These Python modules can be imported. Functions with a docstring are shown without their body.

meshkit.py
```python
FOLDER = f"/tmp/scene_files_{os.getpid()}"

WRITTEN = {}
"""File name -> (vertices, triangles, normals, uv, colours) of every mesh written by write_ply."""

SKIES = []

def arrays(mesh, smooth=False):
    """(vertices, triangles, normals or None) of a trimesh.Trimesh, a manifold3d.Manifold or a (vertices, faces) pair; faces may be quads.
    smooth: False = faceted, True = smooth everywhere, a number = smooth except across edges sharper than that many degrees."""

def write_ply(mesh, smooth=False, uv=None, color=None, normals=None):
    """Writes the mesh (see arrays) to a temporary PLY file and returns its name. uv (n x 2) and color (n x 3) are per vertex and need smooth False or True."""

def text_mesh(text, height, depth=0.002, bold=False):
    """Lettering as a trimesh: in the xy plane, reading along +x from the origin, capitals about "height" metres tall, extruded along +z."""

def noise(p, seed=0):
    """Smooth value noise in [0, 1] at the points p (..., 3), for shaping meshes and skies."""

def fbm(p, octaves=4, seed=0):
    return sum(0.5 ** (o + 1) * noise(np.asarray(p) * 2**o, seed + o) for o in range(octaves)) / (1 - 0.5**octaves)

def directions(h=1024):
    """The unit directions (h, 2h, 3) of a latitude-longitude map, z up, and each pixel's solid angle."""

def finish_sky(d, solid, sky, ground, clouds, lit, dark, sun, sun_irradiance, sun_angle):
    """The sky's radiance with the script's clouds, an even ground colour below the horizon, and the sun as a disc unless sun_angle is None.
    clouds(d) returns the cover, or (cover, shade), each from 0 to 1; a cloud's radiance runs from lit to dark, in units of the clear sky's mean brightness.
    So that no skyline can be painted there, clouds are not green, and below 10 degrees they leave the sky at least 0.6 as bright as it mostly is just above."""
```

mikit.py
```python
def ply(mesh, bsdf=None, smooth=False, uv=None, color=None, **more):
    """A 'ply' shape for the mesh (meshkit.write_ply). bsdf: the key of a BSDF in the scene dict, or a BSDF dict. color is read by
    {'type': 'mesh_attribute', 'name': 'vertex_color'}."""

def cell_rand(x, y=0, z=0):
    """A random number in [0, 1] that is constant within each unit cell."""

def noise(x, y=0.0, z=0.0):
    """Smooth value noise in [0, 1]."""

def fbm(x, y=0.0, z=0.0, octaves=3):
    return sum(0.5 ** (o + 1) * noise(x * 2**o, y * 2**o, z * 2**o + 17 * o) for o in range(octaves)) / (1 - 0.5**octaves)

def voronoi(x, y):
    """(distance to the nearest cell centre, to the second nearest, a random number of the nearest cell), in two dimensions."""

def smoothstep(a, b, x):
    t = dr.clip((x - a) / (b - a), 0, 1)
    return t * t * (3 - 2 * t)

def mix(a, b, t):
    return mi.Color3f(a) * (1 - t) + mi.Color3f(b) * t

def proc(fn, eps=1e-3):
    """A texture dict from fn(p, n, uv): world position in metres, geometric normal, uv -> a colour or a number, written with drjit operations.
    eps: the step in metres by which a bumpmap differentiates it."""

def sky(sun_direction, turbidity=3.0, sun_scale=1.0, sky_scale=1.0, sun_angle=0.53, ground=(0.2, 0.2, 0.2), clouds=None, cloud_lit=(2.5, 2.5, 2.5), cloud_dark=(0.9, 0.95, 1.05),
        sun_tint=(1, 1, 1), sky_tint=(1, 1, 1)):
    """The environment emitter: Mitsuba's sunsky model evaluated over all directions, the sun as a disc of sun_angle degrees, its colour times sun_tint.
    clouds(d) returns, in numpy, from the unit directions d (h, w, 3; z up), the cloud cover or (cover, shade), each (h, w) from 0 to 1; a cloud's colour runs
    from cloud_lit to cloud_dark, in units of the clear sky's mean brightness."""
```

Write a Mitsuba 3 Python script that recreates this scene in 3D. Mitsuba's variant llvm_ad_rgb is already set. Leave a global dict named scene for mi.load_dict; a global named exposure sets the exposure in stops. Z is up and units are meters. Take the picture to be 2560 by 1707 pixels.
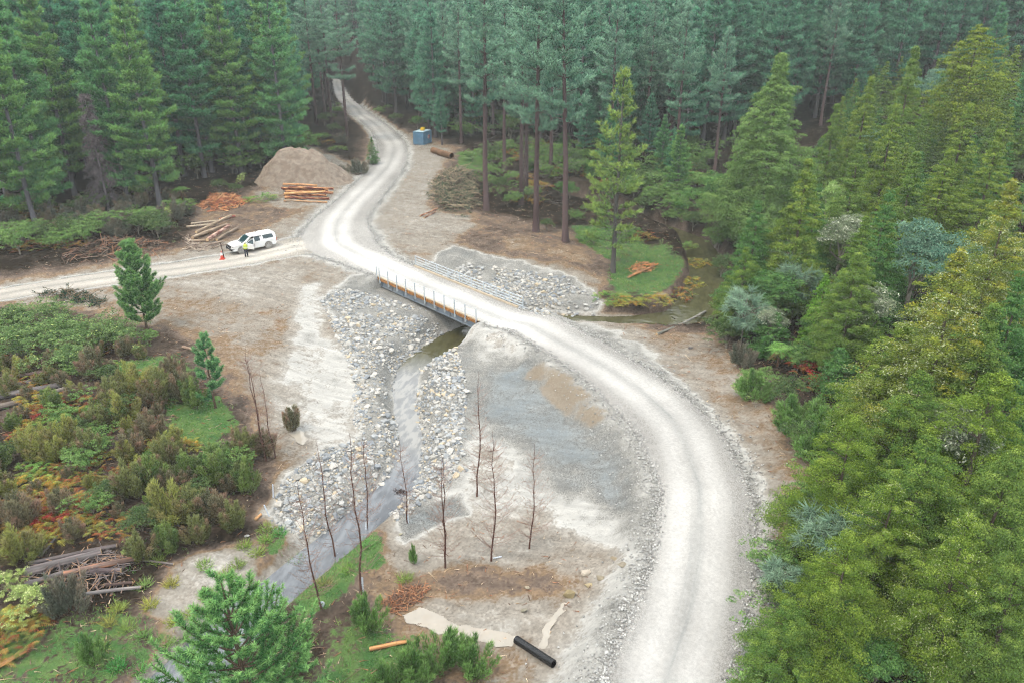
import math, random
import numpy as np, trimesh, shapely, manifold3d
import drjit as dr
import mitsuba as mi
import mikit, meshkit
from scipy.interpolate import RBFInterpolator, RegularGridInterpolator
T = mi.ScalarTransform4f
RNG = np.random.default_rng(11)
scene, labels = {}, {}
# ---------------------------------------------------------------- camera, sky, exposure
CAM_H = 27.0
PITCH = math.radians(24.6)
exposure = 3.42
scene['camera'] = {'type': 'perspective', 'fov': 68.0, 'fov_axis': 'x', 'near_clip': 0.5, 'far_clip': 3000.0,
    'to_world': T().look_at(origin=[0, 0, CAM_H], target=[0, math.cos(PITCH), CAM_H - math.sin(PITCH)], up=[0, 0, 1])}
def overcast(d):
    return 1.0, np.clip(0.55 - 0.25 * d[..., 2] + 0.5 * (meshkit.fbm(d * 2.3, 4, 5) - 0.5), 0, 1)
scene['sky'] = mikit.sky((-0.35, -0.25, 0.9), turbidity=4, sun_scale=0.16, sun_angle=24, clouds=overcast, cloud_lit=(2.5, 2.6, 2.66), cloud_dark=(1.2, 1.28, 1.36), ground=(0.1, 0.1, 0.09))

# ---------------------------------------------------------------- survey of the site (metres; bridge deck is z = 0)
def sstep(a, b, x):
    t = np.clip((x - a) / (b - a), 0, 1)
    return t * t * (3 - 2 * t)
def curve(pts, step=0.5):
    """smooth polyline through pts (rows of numbers, first two are x, y), resampled."""
    p = np.asarray(pts, float)
    s = np.r_[0, np.cumsum(np.hypot(*np.diff(p[:, :2], axis=0).T))]
    from scipy.interpolate import PchipInterpolator
    q = np.arange(0, s[-1], step)
    return PchipInterpolator(s, p)(q)
def poly_dist(x, y, line):
    """(distance, index parameter) of points to a polyline, chunked."""
    x, y = np.asarray(x, float).ravel(), np.asarray(y, float).ravel()
    best, arg = np.full(len(x), 1e9), np.zeros(len(x), int)
    from scipy.spatial import cKDTree
    d, i = cKDTree(line[:, :2]).query(np.c_[x, y])
    return d, i
BR_L0, BR_L1 = np.array((-13.76, 74.43)), np.array((-2.47, 62.75))     # bridge deck corners, downstream edge
BR_R0 = np.array((-11.00, 79.32)); BR_R1 = np.array((0.04, 67.05))
BR_A, BR_B = (BR_L0 + BR_R0) / 2, (BR_L1 + BR_R1) / 2
BR_U = (BR_B - BR_A) / np.linalg.norm(BR_B - BR_A); BR_N = np.array([-BR_U[1], BR_U[0]])
BR_LEN = float(np.linalg.norm(BR_B - BR_A)); BR_W = 2.45
rows = lambda *a: [tuple(p) + (w,) for p, w in a]
MAIN_ROAD = rows(((5.55, 20.48), 2.6), ((6.64, 23.63), 2.6), ((8.65, 27.91), 2.6), ((10.38, 32.68), 2.65), ((11.57, 38.75), 2.75), ((11.30, 43.79), 2.9), ((9.78, 48.93), 2.9), ((7.57, 53.92), 2.7), ((4.26, 59.35), 2.6), ((0.76, 63.96), 2.4), (tuple(BR_B), 2.3),
    (tuple(BR_A), 2.4), ((-16.56, 81.59), 3.0), ((-21.00, 88.05), 4.6), ((-22.54, 97.34), 3.6), ((-21.86, 111.67), 3.1), ((-21.34, 126.83), 3.0), ((-22.35, 144.04), 2.8), ((-26.83, 164.43), 2.6), ((-33.69, 184.61), 2.5), ((-41.40, 205.74), 2.4), ((-47.94, 225.81), 2.3), ((-55.21, 253.62), 2.3), ((-63.58, 287.21), 2.3))
SIDE_ROAD = rows(((-19.25, 85.80), 2.6), ((-23.51, 86.48), 3.6), ((-27.02, 84.30), 3.2), ((-30.18, 81.59), 2.7), ((-35.27, 78.30), 2.4), ((-40.26, 75.77), 2.4), ((-45.23, 73.00), 2.2), ((-48.66, 71.24), 1.9), ((-52.97, 68.51), 1.8), ((-58.08, 65.74), 1.8))
main_line, side_line = curve(MAIN_ROAD), curve(SIDE_ROAD)
_u, _n = (main_line[:, :2] - BR_A) @ BR_U, (main_line[:, :2] - BR_A) @ BR_N
_k = sstep(-4, -.5, _u) * sstep(-4, -.5, BR_LEN - _u)
main_line[:, :2] -= (_n * _k)[:, None] * BR_N[None]                    # dead straight over the deck
STREAM = [tuple(p) + (z, w) for p, z, w in (
    ((8.75, 121.60), -2.9, 1.6), ((11.68, 114.98), -2.9, 2.4), ((17.43, 108.26), -2.9, 1.6), ((22.26, 101.95), -2.95, 1.6), ((24.33, 96.31), -2.95, 2.2), ((23.48, 85.90), -2.95, 2.5), ((20.68, 76.00), -2.95, 3.2), ((16.54, 69.94), -3.0, 3.3), ((11.93, 69.72), -3.0, 2.0),
    ((6.76, 70.39), -3.0, 1.2), ((1.94, 70.73), -3.0, 1.3), ((-1.99, 69.29), -3.0, 1.4), ((-4.87, 66.75), -3.0, 1.4), ((-7.61, 62.68), -3.05, 1.1), ((-9.13, 58.84), -3.1, 0.75), ((-8.64, 53.55), -3.15, 0.62), ((-7.52, 47.76), -3.2, 0.7), ((-7.45, 44.20), -3.25, 0.95),
    ((-8.47, 41.02), -3.3, 1.25), ((-10.14, 37.82), -3.3, 1.2), ((-11.49, 35.51), -3.3, 1.15), ((-12.92, 33.20), -3.35, 1.15), ((-14.18, 30.99), -3.35, 1.3), ((-15.25, 28.71), -3.4, 1.5), ((-16.08, 26.61), -3.4, 1.6), ((-17.29, 23.93), -3.4, 1.6), ((-18.70, 21.04), -3.4, 1.6))]
stream_line = curve(STREAM, 0.4)
CTRL = np.array([tuple(p) + (z,) for p, z in (
    ((-49.55, 85.22), .5), ((-54.54, 81.63), .6), ((-39.54, 89.40), .3), ((-43.15, 101.74), .3), ((-41.66, 109.52), .2), ((-33.29, 102.51), .1), ((-27.61, 115.00), .2), ((-59.21, 91.88), .4), ((-49.01, 103.71), .4), ((-45.78, 133.88), .4),
    ((-41.81, 65.69), -.2), ((-32.89, 63.85), -.3), ((-29.57, 69.02), -.2), ((-24.48, 70.45), -.3), ((-23.89, 61.88), -.3), ((-27.05, 56.94), -.5), ((-35.01, 56.32), -.2), ((-39.04, 53.54), 0), ((-22.51, 53.04), -.9), ((-22.11, 47.08), -1.3), ((-27.88, 48.26), -.9), ((-32.33, 44.92), -.7), ((-28.87, 36.20), -1.3), ((-23.51, 38.45), -1.4), ((-19.00, 39.13), -1.9), ((-16.83, 41.76), -2.1),
    ((-21.44, 73.82), -.4), ((-19.25, 64.69), -1.1), ((-17.39, 56.91), -1.7), ((-14.81, 50.33), -2.1), ((-13.50, 45.93), -2.4), ((-20.87, 63.92), -1.2), ((-18.00, 53.63), -2.0), ((-21.46, 55.91), -.4), ((-21.18, 59.08), -.7), ((-20.31, 50.40), -1.0), ((-17.58, 48.41), -2.1),
    ((-17.39, 32.32), -2.7), ((-18.81, 30.08), -2.7), ((-15.75, 34.69), -2.6), ((-18.90, 27.77), -2.7), ((-23.76, 28.89), -2.4), ((-23.77, 33.38), -2.1),
    ((-6.94, 34.69), -2.6), ((-3.36, 37.61), -2.4), ((0.61, 35.35), -2.2), ((4.56, 36.97), -1.9), ((6.79, 38.31), -1.3), ((3.57, 42.04), -1.6), ((0.78, 48.83), -1.6), ((-1.65, 55.72), -1.5), ((-0.61, 60.40), -.9), ((2.57, 53.78), -.9), ((5.80, 47.63), -.9), ((8.13, 42.22), -.7), ((7.85, 35.31), -.6), ((6.30, 31.33), -.9), ((4.61, 28.46), -1.1), ((2.58, 26.74), -1.6), ((1.67, 29.97), -2.0), ((-2.89, 30.59), -2.3), ((-4.97, 28.70), -2.5), ((-0.54, 26.51), -2.2), ((-8.56, 30.08), -2.7), ((-10.17, 27.32), -2.8), ((-3.60, 25.78), -2.4),
    ((1.25, 87.47), -.2), ((8.98, 86.39), -.4), ((-6.88, 92.30), 0), ((-12.57, 94.25), 0), ((-6.73, 82.51), -.2), ((-3.74, 81.51), -.9), ((3.54, 79.01), -.8), ((5.68, 74.35), -2.3), ((0.19, 77.31), -2.2), ((8.79, 78.57), -1.4),
    ((12.87, 54.33), -.4), ((15.48, 46.44), -.2), ((16.12, 39.68), 0), ((13.95, 32.68), 0), ((11.63, 27.91), 0), ((11.03, 59.31), -.6), ((8.92, 63.43), -1.2), ((18.51, 44.97), 1.0), ((18.40, 38.21), 1.0), ((17.55, 59.72), -1.0), ((17.81, 52.94), .3), ((21.88, 50.56), 1.5), ((14.71, 62.42), -1.4),
    ((16.30, 83.18), -2.0), ((19.49, 86.62), -2.1), ((12.91, 77.05), -2.1), ((13.04, 85.54), -1.2), ((12.41, 93.42), -.9), ((7.05, 96.35), -.6), ((28.90, 103.87), -1.5), ((26.28, 83.34), -1.0), ((-12.53, 124.23), .2), ((-17.65, 151.99), .2), ((-6.15, 142.97), .2), ((5.39, 127.01), -.4))]
    + [(20, 20, 1), (30, 35, 2.5), (45, 45, 5), (60, 70, 8), (42, 70, 3.0), (60, 105, 7), (38, 100, 0.5), (80, 150, 10), (30, 140, 0), (0, 170, .5), (-45, 150, .8), (-42, 195, .3), (0, 230, 3), (-100, 120, 3), (-110, 190, 6), (110, 220, 14), (0, 320, 16), (-150, 300, 18), (150, 300, 24), (0, 6, -2.6), (-40, 14, -2.4), (36, 8, 1.5), (-75, 62, .6), (-60, 36, -.8), (-40, 30, -2), (130, 60, 14), (140, 0, 10), (-140, 40, 2), (-160, -60, 2), (150, -80, 6), (0, -80, -3), (0, 420, 24), (-260, 420, 30), (260, 420, 40), (-300, 100, 14), (300, 100, 26), (0, -250, 0), (-250, -250, 6), (250, -250, 10)])
_rbf = RBFInterpolator(CTRL[:, :2], CTRL[:, 2], kernel='linear', smoothing=0.05, neighbors=24)
def axis(lo, hi, fine, a, b, grow):
    xs = list(np.arange(a, b + 1e-6, fine)); s = fine
    while xs[-1] < hi: s = min(s * grow, 14); xs.append(xs[-1] + s)
    s = fine
    while xs[0] > lo: s = min(s * grow, 14); xs.insert(0, xs[0] - s)
    return np.array(xs)
GX, GY = axis(-420, 420, 0.3, -48, 34, 1.06), axis(-220, 560, 0.3, 15, 100, 1.04)
XX, YY = np.meshgrid(GX, GY)
def _heights():
    cx, cy = axis(-430, 430, 2.0, -60, 60, 1.12), axis(-230, 570, 2.0, 0, 120, 1.1)
    cxx, cyy = np.meshgrid(cx, cy)
    base = _rbf(np.c_[cxx.ravel(), cyy.ravel()]).reshape(cxx.shape)
    from scipy.ndimage import gaussian_filter
    base = 0.35 * base + 0.65 * gaussian_filter(base, 0.9)
    h = RegularGridInterpolator((cy, cx), base, bounds_error=False, fill_value=None)(np.c_[YY.ravel(), XX.ravel()])
    x, y = XX.ravel(), YY.ravel()
    P = np.c_[x, y, 0 * x]
    rough = 0.22 * (meshkit.fbm(P * 0.35, 4, 3) - .5) + 0.30 * (meshkit.fbm(P * 1.5 + 9, 4, 4) - .5)
    # tracked and rutted clay left of the stream, small slumps on the batters
    h = h + rough
    bu, bn = (x - BR_A[0]) * BR_U[0] + (y - BR_A[1]) * BR_U[1], (x - BR_A[0]) * BR_N[0] + (y - BR_A[1]) * BR_N[1]
    inspan = sstep(0.0, 0.5, bu) * sstep(0.0, 0.5, BR_LEN - bu) * (np.abs(bn) < 9)
    road_w = np.zeros(len(x))
    for line in (main_line, side_line):
        d, i = poly_dist(x, y, line)
        edge = d - line[i, 2]
        road_w = np.maximum(road_w, 1 - sstep(0.5, 2.6, edge))
    road_w *= 1 - inspan
    h = h * (1 - road_w)
    # batter under the bridge: the banks fall from the abutments to the stream
    d, i = poly_dist(x, y, stream_line)
    wz, hw = stream_line[i, 2], stream_line[i, 3]
    bank = 1.1 + 1.6 * np.exp(-((x + 5) ** 2 + (y - 66) ** 2) / 260.0)
    t = sstep(0, 1, (d - hw * .8) / bank)
    bed = wz - 0.22 + 0.35 * rough
    keep = np.maximum(t, road_w * sstep(0.2, 1.2, d - hw * .8) * (1 - inspan))
    h = bed * (1 - keep) + h * keep
    under = inspan * (np.abs(bn) < 3.4)
    cap = -1.15
    h = np.where(under > 0.5, np.minimum(h, cap), h)
    return h.reshape(XX.shape), d.reshape(XX.shape), road_w.reshape(XX.shape)
HH, STREAM_D, ROAD_W = _heights()
_hi = RegularGridInterpolator((GY, GX), HH, bounds_error=False, fill_value=0.0)
def H(x, y):
    r = _hi(np.c_[np.ravel(y), np.ravel(x)])
    return float(r[0]) if np.ndim(x) == 0 else r

# ---------------------------------------------------------------- ground surface: soil kind u (litter .. clay .. gravel .. blue rock) and grass cover, surveyed as zones
def in_poly(x, y, poly):
    """signed distance (positive inside), metres."""
    q = np.asarray(poly, float); a, b = q, np.roll(q, -1, 0)
    inside = np.zeros(len(x), bool); dist = np.full(len(x), 1e9)
    for (x0, y0), (x1, y1) in zip(a, b):
        c = (y0 > y) != (y1 > y)
        with np.errstate(divide='ignore', invalid='ignore'):
            inside ^= c & (x < (x1 - x0) * (y - y0) / (y1 - y0 + 1e-12) + x0)
        t = np.clip(((x - x0) * (x1 - x0) + (y - y0) * (y1 - y0)) / ((x1 - x0) ** 2 + (y1 - y0) ** 2 + 1e-12), 0, 1)
        dist = np.minimum(dist, np.hypot(x - x0 - t * (x1 - x0), y - y0 - t * (y1 - y0)))
    return np.where(inside, dist, -dist)
ZONES = [  # (soil kind or None, grass or None, feather in metres, outline)
    (0.44, 0.0, 3.0, [(-54.68, 73.38), (-45.98, 78.10), (-38.19, 85.92), (-39.90, 111.97), (-33.79, 123.90), (-26.53, 134.76), (-30.83, 168.96), (-23.05, 167.43), (-9.65, 147.30), (-11.99, 118.27), (-11.75, 102.65), (-4.50, 101.16), (11.97, 89.68), (10.04, 72.59), (13.29, 65.61), (18.49, 63.58), (17.84, 53.05), (18.78, 42.29), (17.89, 36.73), (13.72, 32.69), (11.43, 27.91), (8.73, 20.86), (0.45, 22.34), (-7.11, 28.25), (-8.81, 33.91), (-13.80, 35.82), (-17.30, 44.30), (-22.05, 51.66), (-28.31, 60.22), (-39.73, 65.61), (-49.41, 64.97)]),
    (0.30, 0.0, 1.2, [(-38.19, 85.92), (-44.08, 104.19), (-39.12, 109.50), (-32.10, 102.53), (-28.47, 102.38), (-32.35, 88.36)]),
    (0.47, 0.0, 1.0, [(-41.50, 123.59), (-40.15, 149.66), (-28.74, 134.35), (-27.08, 112.50), (-34.84, 112.35)]),
    (0.29, 0.0, 1.2, [(-9.75, 93.93), (-1.54, 101.30), (8.19, 89.33), (11.29, 83.75), (10.27, 78.98), (3.66, 82.28), (-3.85, 84.62)]),
    (0.35, 0.0, 1.0, [(-2.45, 89.69), (2.35, 90.16), (7.90, 85.79), (10.75, 83.48), (6.15, 82.48), (0.20, 85.53)]),
    (0.50, 0.0, 1.6, [(-18.13, 94.27), (-16.76, 118.32), (-18.92, 148.22), (-13.10, 139.09), (-11.17, 102.82), (-4.24, 94.62), (-9.14, 87.15), (-14.29, 86.92)]),
    (0.40, 0.0, 1.4, [(-35.20, 72.38), (-27.32, 72.61), (-21.73, 65.00), (-20.91, 56.86), (-22.05, 51.66), (-28.31, 60.22)]),
    (0.53, 0.0, 1.2, [(-34.76, 73.50), (-27.70, 78.27), (-22.31, 77.41), (-22.79, 68.89), (-27.90, 69.09)]),
    (0.43, 0.0, 0.8, [(-26.33, 69.44), (-22.24, 66.90), (-18.65, 55.62), (-16.86, 47.04), (-20.11, 49.64), (-22.77, 56.06)]),
    (0.66, 0.0, 0.9, [(-21.98, 74.22), (-19.86, 74.76), (-17.47, 63.93), (-12.93, 58.53), (-11.33, 47.60), (-14.07, 45.75), (-17.46, 49.25), (-19.52, 59.72)]),
    (0.58, 0.0, 0.6, [(-19.41, 55.23), (-16.86, 54.74), (-15.62, 49.63), (-17.46, 49.25)]),
    (0.79, 0.0, 0.6, [(-19.08, 70.28), (-17.30, 75.72), (-13.59, 75.37), (-2.94, 61.77), (-7.28, 65.43), (-9.38, 59.25), (-8.11, 49.27), (-7.53, 44.76), (-9.65, 39.51), (-12.50, 36.54), (-15.03, 37.50), (-15.46, 41.93), (-13.94, 45.21), (-11.33, 47.60), (-12.65, 56.97)]),
    (0.80, 0.0, 0.8, [(-7.28, 65.43), (-3.33, 61.57), (-1.65, 55.58), (-2.70, 46.96), (-2.72, 40.96), (-5.85, 38.48), (-7.21, 36.57), (-8.32, 39.95), (-7.46, 44.23), (-7.45, 49.30), (-8.62, 59.24)]),
    (0.78, 0.0, 0.35, [(-10.28, 78.91), (-7.01, 86.42), (-1.31, 83.72), (7.35, 78.56), (9.60, 72.68), (6.83, 71.26), (0.57, 65.75)]),
    (0.82, 0.0, 1.6, [(-2.93, 61.37), (2.31, 56.75), (6.63, 49.94), (8.82, 43.25), (7.93, 34.54), (6.36, 33.61), (4.34, 40.98), (0.12, 43.39), (-2.68, 46.41), (-1.98, 54.91)]),
    (0.95, 0.0, 1.6, [(-2.03, 56.41), (0.86, 55.54), (3.33, 48.40), (6.91, 41.62), (7.05, 38.49), (5.01, 39.10), (1.34, 45.21), (-2.15, 49.16)]),
    (0.64, 0.0, 2.0, [(-3.93, 41.97), (0.12, 44.48), (2.42, 42.17), (1.71, 37.94), (-3.09, 37.58)]),
    (0.86, 0.0, 1.8, [(0.12, 45.61), (4.76, 42.69), (6.80, 36.69), (5.18, 35.62), (2.02, 39.21)]),
    (0.67, 0.0, 1.0, [(1.51, 40.20), (4.81, 39.97), (6.54, 36.55), (5.86, 33.33), (3.84, 34.70), (1.42, 37.17)]),
    (0.49, 0.0, 1.6, [(-7.59, 35.69), (-3.38, 38.03), (1.42, 37.17), (5.81, 32.94), (4.68, 31.04), (0.59, 33.41), (-4.32, 33.53), (-7.71, 33.21)]),
    (0.84, 0.0, 0.3, [(-7.75, 38.36), (-2.68, 40.15), (-3.11, 38.02), (-6.34, 35.83)]),
    (0.33, 0.0, 1.0, [(-6.92, 32.85), (-4.32, 33.53), (0.59, 33.78), (3.86, 32.06), (2.37, 30.61), (-2.19, 30.33), (-6.26, 29.96)]),
    (0.54, 0.0, 1.0, [(-4.06, 30.72), (1.92, 30.73), (2.38, 26.82), (0.09, 27.72), (-3.03, 29.36)]),
    (0.38, 0.0, 0.8, [(-2.70, 27.67), (0.09, 28.08), (1.28, 25.16), (1.01, 22.62), (-1.06, 22.91)]),
    (0.70, 0.0, 1.0, [(2.41, 27.36), (5.27, 32.24), (7.57, 35.38), (7.32, 30.97), (4.79, 25.25), (3.23, 21.25), (1.53, 22.11)]),
    (0.42, 0.0, 0.9, [(13.05, 64.24), (18.22, 62.49), (17.92, 48.84), (18.41, 40.39), (17.40, 38.90), (16.96, 45.47), (15.18, 56.06)]),
    (0.74, 0.0, 0.8, [(0.57, 65.75), (7.27, 67.05), (11.59, 60.33), (12.95, 52.27), (11.96, 50.63), (8.90, 57.59), (2.13, 63.16)]),
    (0.56, 0.0, 0.8, [(-19.88, 29.45), (-19.89, 31.53), (-18.25, 34.76), (-15.00, 36.45), (-13.33, 35.93), (-14.26, 33.61), (-15.86, 31.17), (-17.12, 28.40), (-19.12, 28.28)]),
    (0.20, 0.25, 1.5, [(-51.41, 67.39), (-39.73, 65.61), (-27.96, 58.38), (-21.66, 50.48), (-17.35, 42.56), (-16.85, 37.41), (-22.87, 34.06), (-29.17, 32.05)]),
    (None, 1.0, 0.8, [(-25.20, 49.51), (-22.66, 51.46), (-20.52, 47.40), (-20.55, 43.54), (-23.84, 45.23)]),
    (None, 0.9, 0.8, [(-33.32, 55.01), (-28.20, 57.13), (-26.19, 54.68), (-31.67, 53.72)]),
    (0.25, 0.58, 1.6, [(-27.54, 29.43), (-22.74, 30.34), (-19.34, 30.29), (-16.90, 28.95), (-17.54, 26.73), (-23.41, 22.80)]),
    (0.3, 0.75, 0.8, [(-14.86, 35.06), (-14.16, 37.20), (-12.75, 36.61), (-13.94, 34.26)]),
    (0.3, 0.8, 0.8, [(-12.44, 32.25), (-11.48, 34.29), (-9.99, 36.98), (-7.99, 36.55), (-7.34, 33.98), (-9.68, 31.01), (-10.94, 29.54)]),
    (0.3, 0.66, 1.2, [(-9.33, 29.43), (-6.26, 29.96), (-4.25, 28.11), (-3.53, 24.99), (-9.41, 24.29)]),
    (0.3, 0.82, 1.6, [(10.16, 77.91), (11.37, 82.24), (13.59, 85.78), (16.16, 92.43), (17.44, 90.06), (19.65, 91.91), (19.69, 87.21), (22.27, 86.90), (19.16, 81.06), (19.92, 80.26), (16.63, 76.84), (14.69, 73.67), (13.34, 76.10), (11.90, 73.15), (11.19, 76.56)]),
    (0.3, 0.9, 1.0, [(7.62, 96.38), (14.12, 98.10), (16.00, 91.33), (11.29, 83.75), (8.11, 88.39)]),
    (0.45, 0.0, 0.5, [(13.80, 73.75), (18.35, 77.97), (22.02, 83.47), (21.76, 81.25), (18.08, 76.49), (14.13, 72.75)]),
    (0.3, 0.7, 1.0, [(-10.22, 143.19), (-6.23, 144.86), (-3.38, 128.55), (-9.23, 128.21)]),
]
def zone_fields():
    step = 0.4
    zx, zy = np.arange(-70, 60, step), np.arange(10, 210, step)
    gx, gy = np.meshgrid(zx, zy); x, y = gx.ravel(), gy.ravel(); P = np.c_[x, y, 0 * x]
    wx = x + 1.6 * (meshkit.fbm(P * 0.5, 3, 21) - .5) + .8 * (meshkit.fbm(P * 1.9, 2, 22) - .5)
    wy = y + 1.6 * (meshkit.fbm(P * 0.5 + 31, 3, 23) - .5) + .8 * (meshkit.fbm(P * 1.9 + 7, 2, 24) - .5)
    u = np.full(len(x), 0.09) + 0.08 * (meshkit.fbm(P * .3, 3, 2) - .5); gr = np.full(len(x), 0.24)
    for kind, grass, feather, poly in ZONES:
        s = in_poly(wx, wy, poly); w = sstep(-feather, feather, s)
        if kind is not None: u = u * (1 - w) + kind * w
        if grass is not None: gr = gr * (1 - w) + grass * w
    for line, reach in ((main_line, 1.9), (side_line, 0.9)):
        d, i = poly_dist(x, y, line); w = 1 - sstep(0.0, reach, d - line[i, 2] + 0.9 * (meshkit.fbm(P * .9, 2, 9) - .5))
        u = u * (1 - w) + 0.76 * w; gr *= 1 - w
    d, i = poly_dist(x, y, stream_line); w = 1 - sstep(-.2, .9, d - stream_line[i, 3])
    far = (y > 72).astype(float)
    u = u * (1 - w) + (0.62 * (1 - far) + 0.24 * far) * w; gr *= 1 - w
    f = lambda a, fill: RegularGridInterpolator((zy, zx), a.reshape(gx.shape), bounds_error=False, fill_value=fill)
    return f(u, 0.08), f(gr, 0.15)
SOIL_AT, GRASS_AT = zone_fields()
SOILS = [(0.0, (0.028, 0.020, 0.016)), (0.10, (0.040, 0.032, 0.024)), (0.22, (0.135, 0.104, 0.084)), (0.30, (0.245, 0.188, 0.152)), (0.36, (0.34, 0.240, 0.155)), (0.44, (0.385, 0.345, 0.295)), (0.52, (0.44, 0.405, 0.355)), (0.60, (0.53, 0.505, 0.46)), (0.67, (0.60, 0.595, 0.565)), (0.76, (0.40, 0.395, 0.37)), (0.84, (0.30, 0.305, 0.295)), (0.92, (0.32, 0.345, 0.35)), (1.0, (0.275, 0.31, 0.33))]
STAIN = (2.17, 54.34), (6.11, 47.36)
def soil_fn(p, n, uv):
    x, y = p.x, p.y
    big, mid = mikit.fbm(x * 0.6, y * 0.6, 0.0, 3), mikit.fbm(x * 2.3 + 5, y * 2.3, p.z, 3)
    fine = mikit.noise(x * 9, y * 9, p.z * 5); grit = mikit.noise(x * 21, y * 21 + 3, p.z * 9)
    u = uv.x + 0.16 * (big - .5) + 0.13 * (mid - .5) + 0.07 * (fine - .5)
    c = mi.Color3f(SOILS[0][1])
    for (a, ca), (b, cb) in zip(SOILS[:-1], SOILS[1:]):
        c = mikit.mix(c, cb, dr.clip((u - a) / (b - a), 0, 1))
    c = 0.52 * c * (0.74 + 0.34 * fine + 0.22 * (grit - .2) + 0.3 * (mid - .5))
    c = mikit.mix(c, mi.Color3f(.375, .372, .352), 0.55 * dr.exp(-dr.square((u - .66) / .035)))
    gravel = mikit.smoothstep(0.68, 0.76, u) * (1 - 0.75 * mikit.smoothstep(0.86, 0.93, u))
    c = c * (1 + gravel * (0.75 * (grit - .5)))
    drag = mikit.fbm((x * .35 + y * .94) * 3.2, (x * .94 - y * .35) * .35, 5.0, 3); c = c * (1 + 0.40 * mikit.smoothstep(0.2, 0.4, u) * (drag - .5))
    (ax, ay), (bx, by) = STAIN; t = dr.clip(((x - ax) * (bx - ax) + (y - ay) * (by - ay)) / ((bx - ax) ** 2 + (by - ay) ** 2), 0, 1)
    away = dr.sqrt(dr.square(x - ax - t * (bx - ax)) + dr.square(y - ay - t * (by - ay)))
    c = mikit.mix(c, (0.200, 0.150, 0.095), 0.60 * mikit.smoothstep(0.30, 0.85, dr.exp(-dr.square(away / 1.3)) * (2.2 * big * (0.4 + mid) + 0.3 * (fine - .5))))      # ochre seep in the batter
    g = mikit.smoothstep(0.42, 0.62, uv.y + 0.7 * (mid - .5) + 0.3 * (fine - .5))
    green = mikit.mix((0.034, 0.090, 0.030), (0.10, 0.150, 0.050), mikit.fbm(x * 1.7, y * 1.7 + 40, 0.0, 2)) * (0.65 + 0.7 * grit)
    return mikit.mix(c, green, g)
def mat(key, d, two=True):
    scene[key] = {'type': 'twosided', 'bsdf': d} if two else d
    return key
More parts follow.
